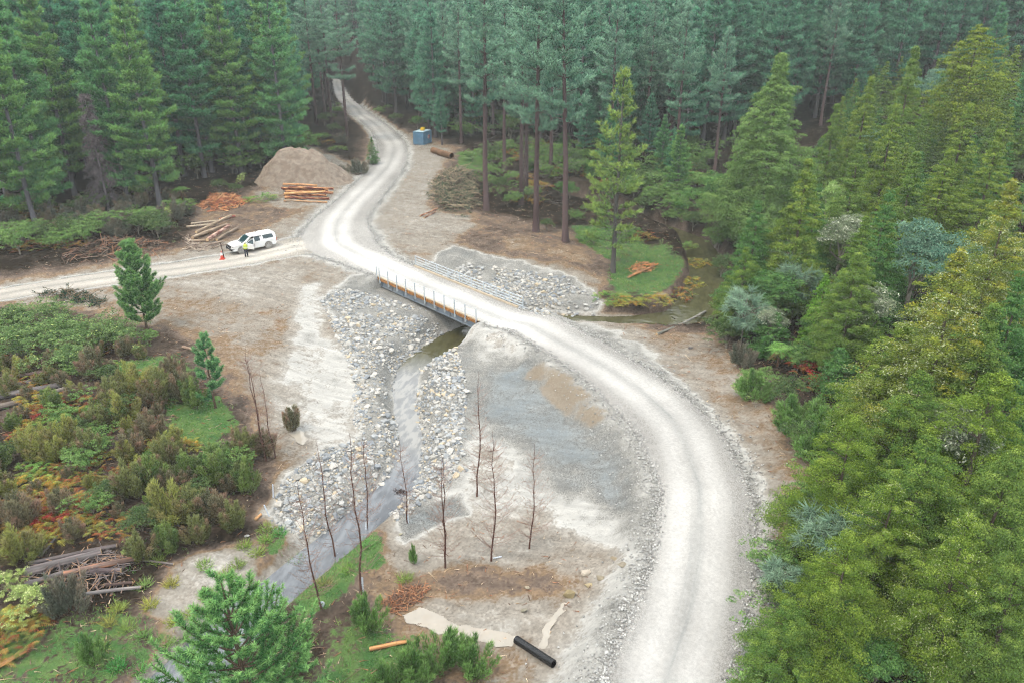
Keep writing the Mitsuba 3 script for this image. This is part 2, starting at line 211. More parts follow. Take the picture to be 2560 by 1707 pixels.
mat('mat_ground', {'type': 'diffuse', 'reflectance': mikit.proc(soil_fn)})
_x, _y = XX.ravel(), YY.ravel()
g_u, g_g = SOIL_AT(np.c_[_y, _x]), GRASS_AT(np.c_[_y, _x])
ny, nx = XX.shape
_i = (np.arange(ny - 1)[:, None] * nx + np.arange(nx - 1)[None]).ravel()
ground_faces = np.vstack([np.c_[_i, _i + 1, _i + nx + 1], np.c_[_i, _i + nx + 1, _i + nx]])
def struct(key, mesh, bsdf, **kw):
    scene[key] = mikit.ply(mesh, bsdf, **kw); labels[key] = {'kind': 'structure'}
struct('ground', trimesh.Trimesh(np.c_[_x, _y, HH.ravel()], ground_faces, process=False), 'mat_ground', smooth=True, uv=np.c_[g_u, g_g])

# gravel carriageway: a worn, slightly crowned sheet; uv = metres across, metres along
def road_fn(p, n, uv):
    s, t = uv.x, uv.y
    wob = 1.1 * (mikit.noise(t * 0.07, 3.0) - .5)
    a = dr.abs(s + wob)
    track = dr.exp(-dr.square((a - 0.95) / 0.62)) * (0.75 + 0.5 * (mikit.fbm(t * 0.09, s * 0.4, 7.0, 2) - .3))
    centre = dr.exp(-dr.square((s + wob) / 0.33)) * mikit.smoothstep(0.25, 0.6, mikit.fbm(t * 0.05, 9.0, 0.0, 2) + 0.1)
    grit = mikit.noise(p.x * 24, p.y * 24); fine = mikit.noise(p.x * 8, p.y * 8 + 9); mid = mikit.fbm(p.x * 1.1, p.y * 1.1, 0.0, 3)
    streak = mikit.fbm(s * 5.0, t * 0.18, 2.0, 3)
    loose = mikit.smoothstep(1.45, 2.3, a + 0.5 * (mid - .5))
    c = mikit.mix((0.60, 0.59, 0.565), (0.72, 0.71, 0.685), dr.clip(track + 0.5 * (streak - .5), 0, 1))
    c = mikit.mix(c, (0.40, 0.415, 0.41), dr.clip(0.36 * centre + 0.35 * mikit.smoothstep(.55, .8, streak) * (1 - track), 0, 1))
    c = mikit.mix(c, (0.43, 0.42, 0.40), loose * 0.8)
    fan = dr.exp(-(dr.square(p.x + 14) + dr.square(p.y - 78)) / 700)
    return (0.56 + 0.16 * fan + 0.22 * (mikit.fbm(p.x * .22, p.y * .22, 1.0, 2) - .5)) * c * (0.88 + 0.16 * (fine - .2) + (0.12 + 0.5 * loose) * (grit - .5) + 0.12 * (mid - .5))
mat('mat_road', {'type': 'diffuse', 'reflectance': mikit.proc(road_fn)})
def ribbon(line, lift, across=11, margin=0.0, seed=0):
    p = line[:, :2]; tan = np.gradient(p, axis=0); tan /= np.linalg.norm(tan, axis=1, keepdims=True); nor = np.c_[-tan[:, 1], tan[:, 0]]
    s = np.r_[0, np.cumsum(np.hypot(*np.diff(p, axis=0).T))]
    V_, UV = [], []
    for k, f in enumerate(np.linspace(-1, 1, across)):
        w = line[:, 2] + margin
        near_deck = np.clip(1 - np.hypot(*(p - (BR_A + BR_B) / 2).T) / (BR_LEN * .62), 0, 1) > 0
        w = np.where(near_deck, np.maximum(w, 2.37), w)
        ragged = np.where(near_deck, 0, 0.28) * (meshkit.fbm(np.c_[s * 1.3, 0 * s + 5 * np.sign(f), 0 * s], 3, seed) - .5) * (abs(f) == 1)
        off = f * (w + ragged)
        q = p + nor * off[:, None]
        z = lift * (1 - 0.5 * f * f) - 0.03 * (abs(f) == 1) + 0.03 * (meshkit.noise(np.c_[q * .8, 0 * s], seed + 3) - .5) - 0.02 * np.exp(-((np.abs(off) - .95) / .35) ** 2)
        V_.append(np.c_[q, z]); UV.append(np.c_[off, s])
    n = len(p); V_, UV = np.concatenate(V_), np.concatenate(UV)
    i = (np.arange(across - 1)[:, None] * n + np.arange(n - 1)[None]).ravel()
    f = np.vstack([np.c_[i, i + 1, i + n + 1], np.c_[i, i + n + 1, i + n]])[:, ::-1]
    return trimesh.Trimesh(V_, f, process=False), UV
_m, _uv = ribbon(main_line, 0.07, 15)
struct('gravel_road', _m, 'mat_road', smooth=True, uv=_uv)
_m, _uv = ribbon(side_line, 0.05, 13, seed=8)
mat('mat_track', {'type': 'diffuse', 'reflectance': mikit.proc(lambda p, n, uv: road_fn(p, n, uv) * mi.Color3f(.93, .89, .83))})
struct('side_track', _m, 'mat_track', smooth=True, uv=_uv)

# ---------------------------------------------------------------- water
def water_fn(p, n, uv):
    """shallow water: grey-blue of silt and painted-in sky reflection, browner and clearer over the pools."""
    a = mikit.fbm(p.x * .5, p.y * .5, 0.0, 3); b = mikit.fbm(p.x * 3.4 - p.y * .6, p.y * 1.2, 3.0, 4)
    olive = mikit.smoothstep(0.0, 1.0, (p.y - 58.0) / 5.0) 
    c = mikit.mix((0.092, 0.100, 0.112), (0.165, 0.178, 0.195), mikit.smoothstep(.3, .7, b * .6 + a * .4))  # grey-blue also carries the sky reflection, painted into the diffuse colour
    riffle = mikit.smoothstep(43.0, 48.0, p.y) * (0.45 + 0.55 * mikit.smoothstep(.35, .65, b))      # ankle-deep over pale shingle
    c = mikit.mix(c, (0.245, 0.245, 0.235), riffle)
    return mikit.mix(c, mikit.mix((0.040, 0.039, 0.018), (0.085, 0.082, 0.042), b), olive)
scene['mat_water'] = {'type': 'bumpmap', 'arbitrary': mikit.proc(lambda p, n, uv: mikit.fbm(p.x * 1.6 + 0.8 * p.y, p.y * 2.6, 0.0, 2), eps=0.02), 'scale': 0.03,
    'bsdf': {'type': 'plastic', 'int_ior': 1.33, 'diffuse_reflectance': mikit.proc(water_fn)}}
def water_mesh(line, extra=0.55):
    p = line[:, :2]; tan = np.gradient(p, axis=0); tan /= np.linalg.norm(tan, axis=1, keepdims=True); nor = np.c_[-tan[:, 1], tan[:, 0]]
    fs = np.linspace(-1, 1, 5); n = len(p)
    v = np.concatenate([np.c_[p + nor * (f * (line[:, 3] + extra))[:, None], line[:, 2]] for f in fs])
    i = (np.arange(4)[:, None] * n + np.arange(n - 1)[None]).ravel()
    return trimesh.Trimesh(v, np.vstack([np.c_[i, i + 1, i + n + 1], np.c_[i, i + n + 1, i + n]]), process=False), v[:, :2]
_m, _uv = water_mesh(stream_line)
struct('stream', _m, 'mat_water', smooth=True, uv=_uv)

# ---------------------------------------------------------------- plants: builders
class Geo:
    """collects triangles with a colour per vertex."""
    def __init__(s): s.v, s.f, s.c, s.n = [], [], [], 0
    def add(s, v, f, c):
        v = np.asarray(v, float).reshape(-1, 3); s.v.append(v); s.f.append(np.asarray(f, int).reshape(-1, 3) + s.n)
        s.c.append(np.broadcast_to(np.asarray(c, float), (len(v), 3))); s.n += len(v)
    def tris(s, v, c): s.add(v, np.arange(len(v) * 3).reshape(-1, 3), np.repeat(c, 3, 0) if np.ndim(c) == 2 and len(c) == len(v) else np.asarray(c, float).reshape(-1, 3))
    def tube(s, pts, r, c, sides=6):
        p = np.asarray(pts, float); r = np.broadcast_to(np.asarray(r, float), (len(p),))
        t = np.gradient(p, axis=0); t /= np.linalg.norm(t, axis=1, keepdims=True) + 1e-9
        ref = np.array([0, 0, 1.0]) if abs(t[0, 2]) < .8 else np.array([1.0, 0, 0])
        a = np.cross(t, ref); a /= np.linalg.norm(a, axis=1, keepdims=True) + 1e-9; b = np.cross(t, a)
        an = np.arange(sides) * 2 * np.pi / sides
        v = p[:, None] + r[:, None, None] * (np.cos(an)[None, :, None] * a[:, None] + np.sin(an)[None, :, None] * b[:, None])
        i, j = np.meshgrid(np.arange(len(p) - 1), np.arange(sides), indexing='ij'); j2 = (j + 1) % sides
        q = np.stack([i * sides + j, (i + 1) * sides + j, (i + 1) * sides + j2, i * sides + j2], -1).reshape(-1, 4)
        f = np.vstack([q[:, [0, 1, 2]], q[:, [0, 2, 3]]])
        m = len(p) * sides
        cap = np.array([[0, k, k + 1] for k in range(1, sides - 1)]); v = v.reshape(-1, 3)
        f = np.vstack([f, cap + (len(p) - 1) * sides, cap[:, ::-1]])
        cc = np.asarray(c, float); cc = np.repeat(cc, sides, 0) if cc.ndim == 2 else cc
        s.add(v, f, cc)
    def mesh(s): return trimesh.Trimesh(np.concatenate(s.v), np.concatenate(s.f), process=False)
    def ply(s, bsdf, smooth=False, **kw): return mikit.ply(s.mesh(), bsdf, smooth=smooth, color=np.clip(np.concatenate(s.c) * (LEAF if bsdf == 'mat_leaf' else 1), 0, 1), **kw)
VC = {'type': 'mesh_attribute', 'name': 'vertex_color'}
scene['mat_leaf'] = {'type': 'principledthin', 'base_color': VC, 'roughness': 0.7, 'diff_trans': 0.75, 'spec_trans': 0.0, 'eta': 1.35}
LEAF = 1.95
mat('mat_bark', {'type': 'diffuse', 'reflectance': VC})
mat('mat_paint', {'type': 'principled', 'base_color': VC, 'roughness': 0.5, 'specular': 0.4})
def unit(v): return v / (np.linalg.norm(v, axis=-1, keepdims=True) + 1e-9)
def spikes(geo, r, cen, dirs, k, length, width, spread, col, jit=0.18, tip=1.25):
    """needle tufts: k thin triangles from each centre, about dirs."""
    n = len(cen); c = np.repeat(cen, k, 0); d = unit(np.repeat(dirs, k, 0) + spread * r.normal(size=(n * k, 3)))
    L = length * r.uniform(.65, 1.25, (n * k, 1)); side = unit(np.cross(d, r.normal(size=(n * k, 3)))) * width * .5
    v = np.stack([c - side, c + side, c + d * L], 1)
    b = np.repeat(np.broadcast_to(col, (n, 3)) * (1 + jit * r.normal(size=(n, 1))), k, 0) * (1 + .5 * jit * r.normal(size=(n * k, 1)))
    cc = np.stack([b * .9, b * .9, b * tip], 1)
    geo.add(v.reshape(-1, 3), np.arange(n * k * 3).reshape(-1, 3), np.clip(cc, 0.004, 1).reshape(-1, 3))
def leaves(geo, r, cen, nor, size, col, jit=.2, aspect=.6, flat=.6):
    """leaf-sized rhombs lying roughly across nor."""
    n = len(cen); nn = unit(nor + flat * r.normal(size=(n, 3))); a = unit(np.cross(nn, r.normal(size=(n, 3)))); b = np.cross(nn, a)
    s = size * r.uniform(.6, 1.3, (n, 1))
    v = np.stack([cen - a * s * .38 - b * s * aspect * .5, cen - a * s * .38 + b * s * aspect * .5, cen + a * s * .62], 1)
    cc = np.clip(np.broadcast_to(col, (n, 3)) * (1 + jit * r.normal(size=(n, 1))), .004, 1)
    geo.add(v.reshape(-1, 3), np.arange(n * 3).reshape(-1, 3), np.repeat(cc, 3, 0))
def bark_col(r, n, base, lo=.75, hi=1.25): return np.asarray(base) * r.uniform(lo, hi, (n, 1))
def trunk(geo, r, h, r0, r1, base, lean=0.0, n=14, sides=8, wob=1.0):
    z = np.linspace(-0.4, h, n); w = np.cumsum(r.normal(0, wob * (.012 * h / n + .01), (n, 2)), 0); w -= w[0]
    p = np.c_[w[:, 0] + lean * z, w[:, 1], z]
    rad = r1 + (r0 - r1) * (1 - (z + .4) / (h + .4)) ** .85; rad[:1] *= 1.35
    geo.tube(p, rad, bark_col(r, n, base), sides)
    return lambda q: np.stack([np.interp(q, z, p[:, k]) for k in range(3)], -1)

def make_pine(seed, h=28, base=.32, R=3.6, tint=(.040, .082, .050), tip=(.075, .115, .055), dens=1.0, dead=6, bark=(.085, .075, .075), skirt=.25, up=.35, branches=6, tuft=3, gap=1.7, needle=.50, nw=.15):
    """plantation pine: bare lower stem, whorls of level boughs that turn up at the ends, needle tufts in plates."""
    r = np.random.default_rng(seed); t, c = Geo(), Geo()
    at = trunk(t, r, h, .012 * h + .02, .03, bark)
    zs = np.arange(base * h, h - .5, gap * .9)
    for z in zs:
        f = (z - base * h) / (h * (1 - base))
        Rz = R * min(1, .55 + 1.6 * f) * (1 - f) ** .72 + .25
        nb = int(branches + r.integers(-1, 2)); ph = r.uniform(0, 6.28)
        for b in range(nb):
            if r.uniform() > .93 - .25 * (f < .2): continue
            a = ph + 6.283 * b / nb + r.normal(0, .22); L = Rz * r.uniform(.65, 1.22)
            el = .12 + .75 * f + r.normal(0, .10)
            s = np.linspace(0, 1, 6); hd = np.array([math.cos(a), math.sin(a), 0])
            zz = z + r.normal(0, .16)
            p = at(zz)[None] + hd[None] * (L * s * math.cos(el))[:, None]; p[:, 2] += L * s * math.sin(el) - .10 * L * s + up * .5 * L * s ** 2.6
            t.tube(p, np.linspace(.055, .015, 6) * (.6 + .5 * (1 - f)), bark_col(r, 6, bark), 3)
            m = int(max(9, 25 * L * dens)); u = .30 + .70 * r.uniform(0, 1, m) ** .75 if f < .8 else r.uniform(.1, 1, m)
            cen = np.stack([np.interp(u, s, p[:, k]) for k in range(3)], -1)
            lat = np.array([-hd[1], hd[0], 0]); w = .40 * L * (1.15 - .55 * u) * np.clip(1.6 - L / 6, .6, 1)
            off = r.uniform(-1, 1, m) * w
            cen = cen + lat[None] * off[:, None]; cen[:, 2] += .10 * np.abs(off) + r.normal(.05, .09, m)
            d = unit(hd[None] * .75 + lat[None] * (off / (w + .1))[:, None] * .6 + np.array([0, 0, .75])[None])
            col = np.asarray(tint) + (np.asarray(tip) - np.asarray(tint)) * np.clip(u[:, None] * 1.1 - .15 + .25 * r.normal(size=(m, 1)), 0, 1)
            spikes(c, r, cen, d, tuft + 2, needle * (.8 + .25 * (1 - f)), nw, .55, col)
    for k in range(dead):
        z = r.uniform(.12, base + .12) * h; a = r.uniform(0, 6.28); L = r.uniform(.8, 2.6)
        p0 = at(z); d = np.array([math.cos(a), math.sin(a), r.uniform(-.15, .35)])
        t.tube([p0, p0 + d * L * .55, p0 + d * L + [0, 0, .1 * L]], [.035, .022, .01], bark_col(r, 3, (.16, .145, .14)), 3)
    top = at(h - .3); spikes(c, r, top[None] + r.normal(0, .15, (14, 3)), np.tile([0, 0, 1.0], (14, 1)), 5, .6, .1, .5, np.asarray(tip))
    return t, c

def clump_cloud(r, m, per, rad, flat=.6):
    """m clumps of per points: returns offsets and an outward direction."""
    d = unit(r.normal(size=(m, per, 3))); d[..., 2] = np.where(d[..., 2] < -.3, -d[..., 2], d[..., 2])
    q = d * (r.uniform(.35, 1, (m, per, 1)) ** .6) * rad[:, None, None]; q[..., 2] *= flat
    return q, d
def make_conifer(seed, h=8, R=2.4, base=.08, cols=((.05, .085, .025), (.115, .135, .035)), leaf=.15, clumps=420, per=42, shape=.8, layered=.5, bark=(.10, .08, .065), droop=0.0, pale=None, tipcol=None, crad=.42, droop_tip=.5, reach=.6, cflat=.45):
    """dense native conifer or bushy tree: leafy clumps on limbs around a tapered stem."""
    r = np.random.default_rng(seed); t, c = Geo(), Geo()
    at = trunk(t, r, h * .95, .013 * h + .03, .008, bark)
    f = 1 - np.sqrt(r.uniform(0, 1, clumps)) ** 1.0
    f = np.clip(f * 1.05, 0, .985); f[:clumps // 22] = r.uniform(.82, 1.0, clumps // 22)
    if layered > 0:
        nl = max(5, int(h / .85)); f = np.clip((1 - layered) * f + layered * (np.floor(f * nl) + .5 + .25 * r.normal(size=clumps)) / nl, 0, .99)
    a = r.uniform(0, 6.283, clumps)
    lobe = .78 + .30 * np.sin(a * 3 + 5 * f + seed) * np.sin(a * 2 - 9 * f + 2 * seed) + .10 * r.normal(size=clumps)
    prof = np.minimum(1, (.45 + 3.2 * f)) * (1 - f ** 1.25) ** shape
    rr = R * prof * np.clip(lobe, .3, 1.25) * np.where(r.uniform(size=clumps) < .72, r.uniform(.82, 1.08, clumps), r.uniform(.25, .85, clumps)) + .08
    z = h * (base + (1 - base) * f)
    crown_top = f > .86; rr = np.where(crown_top, rr * .55, rr); ax = at(z); cen = np.c_[ax[:, 0] + rr * np.cos(a), ax[:, 1] + rr * np.sin(a), z - droop * rr + .12 * r.normal(size=clumps)]
    for k in r.choice(clumps, min(clumps, 60), replace=False):
        p1 = cen[k]; p0 = at(max(.3, z[k] - .35 * rr[k])); pm = (p0 + p1) / 2 + [0, 0, .08 * rr[k]]
        t.tube([p0, pm, p1], [.012 + .012 * rr[k], .02, .01], bark_col(r, 3, bark), 3)
    rad = crad * (R / 2.4) ** .5 * r.uniform(.40, 1.0, clumps) ** 1.2 * 1.5 * (1 - .5 * f)
    q, d = clump_cloud(r, clumps, per, rad, flat=cflat)
    stray = r.uniform(size=(clumps, per, 1)) < .13; q = np.where(stray, q * r.uniform(1.0, 1.75, (clumps, per, 1)), q) + .025 * r.normal(size=q.shape)
    rd = np.stack([np.cos(a), np.sin(a), 0 * a], -1)[:, None]; along = (q * rd).sum(-1, keepdims=True); q = q + rd * along * reach; q[..., 2] -= .30 * np.abs(along[..., 0]) * (along[..., 0] > 0) * droop_tip
    out = np.stack([np.cos(a), np.sin(a), .6 + 0 * a], -1)
    nor = unit(d + .8 * out[:, None] + [0, 0, .5])
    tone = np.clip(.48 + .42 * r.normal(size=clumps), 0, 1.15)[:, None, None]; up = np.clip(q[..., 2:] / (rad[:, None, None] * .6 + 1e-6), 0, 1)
    mixv = np.clip(.15 * tone + .75 * up * (.35 + .9 * tone) + .22 * r.uniform(size=(clumps, per, 1)) - .03, 0, 1)  # paler clump tops, darker undersides: new growth plus lit-top shading put into leaf colour
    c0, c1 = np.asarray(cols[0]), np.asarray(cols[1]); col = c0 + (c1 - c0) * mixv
    if tipcol is not None:
        w = (r.uniform(size=(clumps, 1, 1)) < .22 + .5 * (f[:, None, None] > .7)) * up; col = col * (1 - .6 * w) + np.asarray(tipcol) * .6 * w
    if pale is not None:
        w = (r.uniform(size=(clumps, per, 1)) < pale[1]) * (r.uniform(size=(clumps, 1, 1)) < .6); col = col * (1 - w) + np.asarray(pale[0]) * w
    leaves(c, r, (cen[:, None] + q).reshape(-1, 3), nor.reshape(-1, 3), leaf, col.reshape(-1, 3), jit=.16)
    return t, c
def make_broadleaf(seed, h=6, R=2.2, cols=((.04, .085, .03), (.10, .16, .06)), leaf=.2, clumps=170, per=38, bark=(.2, .18, .15), lobes=6, stem=.45, crad=.5, pale=None, aspect=.5):
    """round-headed or bushy broadleaf: several lobes of leaf clumps on forked limbs."""
    r = np.random.default_rng(seed); t, c = Geo(), Geo()
    at = trunk(t, r, h * stem, .02 * h + .02, .02 * h, bark, n=6, sides=6)
    lc = np.c_[r.normal(0, .42 * R, lobes), r.normal(0, .42 * R, lobes), h * r.uniform(stem + .1, .85, lobes)]; lr = R * r.uniform(.45, .75, lobes)
    for k in range(lobes):
        p0 = at(h * stem * r.uniform(.5, 1)); t.tube([p0, (p0 + lc[k]) / 2 + r.normal(0, .15, 3), lc[k]], [.014 * h, .009 * h, .004 * h], bark_col(r, 3, bark), 4)
    k = r.integers(0, lobes, clumps); d = unit(r.normal(size=(clumps, 3))); d[:, 2] = np.where(d[:, 2] < -.25, -d[:, 2], d[:, 2])
    cen = lc[k] + d * (lr[k] * r.uniform(.6, 1.1, clumps))[:, None] * [1, 1, .85]; cen[:, 2] = np.maximum(cen[:, 2], .12 * h)
    rad = crad * (R / 2.2) ** .5 * r.uniform(.6, 1.2, clumps); q, dd = clump_cloud(r, clumps, per, rad)
    tone = np.clip(.45 + .3 * r.normal(size=clumps), 0, 1)[:, None, None]; mixv = np.clip(tone + .3 * r.normal(size=(clumps, per, 1)), 0, 1)
    col = np.asarray(cols[0]) + (np.asarray(cols[1]) - np.asarray(cols[0])) * mixv
    if pale is not None:
        w = (r.uniform(size=(clumps, per, 1)) < pale[1]) * (r.uniform(size=(clumps, 1, 1)) < .5); col = col * (1 - w) + np.asarray(pale[0]) * w
    leaves(c, r, (cen[:, None] + q).reshape(-1, 3), unit(dd + d[:, None] + [0, 0, .6]).reshape(-1, 3), leaf, col.reshape(-1, 3), jit=.15, aspect=aspect)
    return t, c
def make_brush(seed, h=2.6, R=1.0, n=15, cols=((.075, .078, .035), (.135, .115, .06)), brown=.35, bark=(.10, .07, .05), lean=.5, dens=1.0):
    """heath-like shrub: a bunch of upright feathery plumes of tiny leaves, some of them brown or yellowish."""
    r = np.random.default_rng(seed); t, c = Geo(), Geo()
    for k in range(n):
        a, d = r.uniform(0, 6.283), R * math.sqrt((k + .3) / n); L = h * (1.05 - .5 * (d / R) ** 1.5) * r.uniform(.75, 1.12)
        root = np.array([math.cos(a), math.sin(a), 0]) * d * .55; tip = np.array([math.cos(a) * d * (1 + lean * .25), math.sin(a) * d * (1 + lean * .25), L]) + r.normal(0, .10, 3)
        t.tube([root * .6, (root + tip) / 2, tip], [.028, .016, .006], bark_col(r, 3, bark), 3)
        m = int(150 * dens * L / 2.4); u = r.uniform(.10, 1, m) ** .85; pr = (.15 + .13 * r.uniform()) * np.sin(np.pi * np.clip(u * .86 + .13, 0, 1)) ** .7 + .02
        ang, q = r.uniform(0, 6.283, m), np.sqrt(r.uniform(0, 1, m)); rad = np.stack([np.cos(ang), np.sin(ang), 0 * ang], -1)
        cen = root + (tip - root) * u[:, None] + rad * (pr * q)[:, None]; dirv = unit(unit(tip - root)[None] * 1.2 + rad * (.5 * q)[:, None])
        tone = r.uniform(); b = brown * (r.uniform() < .65) * r.uniform(.3, 1.5)
        col = (np.asarray(cols[0]) * (1 - tone) + np.asarray(cols[1]) * tone)[None] * (1 - np.clip(b * u[:, None] ** 1.5 * 1.3, 0, .9)) + np.array([.165, .105, .080]) * np.clip(b * u[:, None] ** 1.5 * 1.3, 0, .9)
        spikes(c, r, cen, dirv, 3, .30, .038, .22, col, jit=.15)
    return t, c
def make_young_pine(seed, h=6, R=1.6, gaps=.62, tint=(.03, .075, .045), tip=(.07, .125, .065), per=5, dens=1.0, open_=.0, needle=.16, bark=(.11, .08, .06), nw=.035):
    """sapling pine: whorls of shoots that curve upward, each set with needles like a bottle brush."""
    r = np.random.default_rng(seed); t, c = Geo(), Geo()
    at = trunk(t, r, h, .012 * h + .02, .015, bark, n=10, sides=6)
    def brush(P, m, u0):
        u = r.uniform(u0, 1, m); s = np.linspace(0, 1, len(P)); cen = np.stack([np.interp(u, s, P[:, k]) for k in range(3)], -1)
        ax = unit(P[-1] - P[-2]); d = unit(r.normal(size=(m, 3))); d = unit(d - (d @ ax)[:, None] * ax + ax * .75)
        col = np.asarray(tint) + (np.asarray(tip) - np.asarray(tint)) * np.clip(u[:, None] ** 2 + .15 * r.normal(size=(m, 1)), 0, 1)
        spikes(c, r, cen, d, 3, needle, nw, .35, col, jit=.15)
    z = .10 * h
    while z < h - .25:
        f = z / h; Rz = R * min(1, .55 + 1.5 * f) * (1 - f) ** .8 + .12
        nb = int(per + r.integers(-1, 2)); ph = r.uniform(0, 6.28)
        for b in range(nb):
            if r.uniform() < open_: continue
            a = ph + 6.283 * b / nb + r.normal(0, .2); L = Rz * r.uniform(.75, 1.2); hd = np.array([math.cos(a), math.sin(a), 0])
            s = np.linspace(0, 1, 7); p = at(z)[None] + hd[None] * (L * s ** .85)[:, None]; p[:, 2] += (.25 + .45 * f) * L * s + .5 * L * s ** 2.5
            t.tube(p, np.linspace(.028, .008, 7), bark_col(r, 7, bark), 3); brush(p, int((70 * L + 25) * dens), .25)
            for q in range(int(3 + 3 * L)):
                u = r.uniform(.35, .9); p0 = np.array([np.interp(u, s, p[:, k]) for k in range(3)]); dd = unit(hd * .6 + np.array([-hd[1], hd[0], 0]) * r.choice([-1, 1]) * .7 + np.array([0, 0, .5])); l2 = L * r.uniform(.25, .42)
                pp = np.array([p0, p0 + dd * l2 * .6, p0 + dd * l2 + [0, 0, .3 * l2]]); brush(pp, int((60 * l2 + 16) * dens), .05)
        z += gaps * r.uniform(.8, 1.2) * (1.0 - .25 * f)
    p = at(np.linspace(h - .7, h, 4)); brush(np.asarray(p), int(60 * dens), 0)
    return t, c
def make_bare(seed, h=7, twigs=70, fork=0, bark=(.105, .06, .05), reach=.9):
    """leafless sapling: thin stem with fine rising side twigs."""
    r = np.random.default_rng(seed); t, c = Geo(), Geo()
    stems = [trunk(t, r, h, .005 * h + .012, .006, bark, lean=.03, n=10, sides=6, wob=4.0)]
    if fork:
        z = np.linspace(.8, h * .88, 9); p = np.c_[.10 + .085 * (z - .8) + 0 * z, .05 * np.sin(z), z]; p[0] = stems[0](.8)
        t.tube(p, np.linspace(.05, .008, 9), bark_col(r, 9, bark), 5); stems.append(lambda q, z=z, p=p: np.array([np.interp(q, z, p[:, j]) for j in range(3)]))
    for k in range(twigs):
        z = h * (.10 + .85 * r.uniform() ** 1.1); at = stems[k % len(stems)]; a = r.uniform(0, 6.283); L = 1.2 * reach * r.uniform(.45, 1.25) * (1.15 - .75 * z / h)
        p0 = at(min(z, h * .86)); d = np.array([math.cos(a), math.sin(a), r.uniform(.15, .7)])
        p = np.array([p0, p0 + d * L * .5, p0 + d * L + [0, 0, .22 * L]]); c.tube(p, [.011, .008, .005], bark_col(r, 3, (.15, .105, .09)), 3)
        if L > .6:
            for q in range(2):
                u = r.uniform(.25, .85); s0 = p[0] * (1 - u) + p[2] * u; dd = unit(d + .9 * r.normal(size=3)); c.tube([s0, s0 + dd * L * .3], [.007, .003], bark_col(r, 2, (.15, .10, .08)), 3)
    return t, c
def frond(geo, r, root, a, L, el, droop, col, pin=.28, n=16):
    s = np.linspace(0, 1, n); hd = np.array([math.cos(a), math.sin(a), 0]); lat = np.array([-hd[1], hd[0], 0])
    p = root + hd * (L * s * math.cos(el))[:, None]; p[:, 2] += L * s * math.sin(el) - droop * L * s ** 2
    geo.tube(p[::3], .012, np.asarray(col) * .7, 3)
    w = pin * L * np.sin(np.pi * np.clip(s * .93 + .1, 0, 1)) ** .8
    for sg in (-1, 1):
        tip = p + lat * (sg * w)[:, None] + hd * .10 * L + [0, 0, -.05 * L]
        wd = L / n * .55
        v = np.stack([p - hd * wd * .5, p + hd * wd * .6, tip], 1)[1:]
        cc = np.asarray(col) * r.uniform(.75, 1.25, (len(v), 1)); geo.add(v.reshape(-1, 3), np.arange(len(v) * 3).reshape(-1, 3), np.repeat(np.clip(cc, 0, 1), 3, 0))
def make_tree_fern(seed, h=1.5, L=1.5, n=16, col=(.10, .20, .05), bark=(.10, .06, .04), dead=8):
    r = np.random.default_rng(seed); t, c = Geo(), Geo()
    t.tube([[0, 0, -.2], [.02, 0, h * .5], [0, 0, h]], [.11, .09, .1], bark_col(r, 3, bark), 7)
    for k in range(n): frond(c, r, np.array([0, 0, h]), 6.283 * k / n + r.normal(0, .12), L * r.uniform(.8, 1.1), r.uniform(.45, .85), r.uniform(.45, .7), np.asarray(col) * r.uniform(.8, 1.25))
    for k in range(dead): frond(c, r, np.array([0, 0, h - .1]), r.uniform(0, 6.28), L * .7, -.5, .6, (.16, .09, .05))
    return t, c
def make_fern_bed(seed, R=1.6, n=60, cols=((.16, .055, .03), (.20, .13, .04), (.10, .12, .035)), L=.75):
    r = np.random.default_rng(seed); c = Geo()
    for k in range(n):
        a, d = r.uniform(0, 6.283), R * math.sqrt(r.uniform()); col = np.asarray(cols[r.integers(len(cols))]) * r.uniform(.7, 1.25)
        frond(c, r, np.array([math.cos(a) * d, math.sin(a) * d, .1 + .5 * (1 - (d / R) ** 2) * r.uniform(.4, 1)]), r.uniform(0, 6.283), L * r.uniform(.6, 1.2), r.uniform(.2, .9), .5, col, n=11)
    return c
def make_rosettes(seed, h=3.5, R=1.1, n=26, cols=((.08, .135, .095), (.15, .21, .15)), leaf=.5, bark=(.16, .14, .12)):
    """slender tree with rosettes of long narrow leaves at the branch ends."""
    r = np.random.default_rng(seed); t, c = Geo(), Geo(); at = trunk(t, r, h * .85, .05, .025, bark, n=6, sides=5)
    for k in range(n):
        d = unit(r.normal(size=3) + [0, 0, .5]); q = np.array([0, 0, h * .66]) + d * R * r.uniform(.45, 1.0) * np.array([1, 1, h * .30 / R]); p0 = at(h * r.uniform(.35, .8))
        t.tube([p0, (p0 + q) / 2, q], [.03, .02, .012], bark_col(r, 3, bark), 3); col = np.asarray(cols[0]) + (np.asarray(cols[1]) - np.asarray(cols[0])) * r.uniform()
        spikes(c, r, np.tile(q, (12, 1)) + r.normal(0, .06, (12, 3)), unit(d + .5 * r.normal(size=(12, 3))), 4, leaf, .055, .55, col, jit=.12)
    return t, c
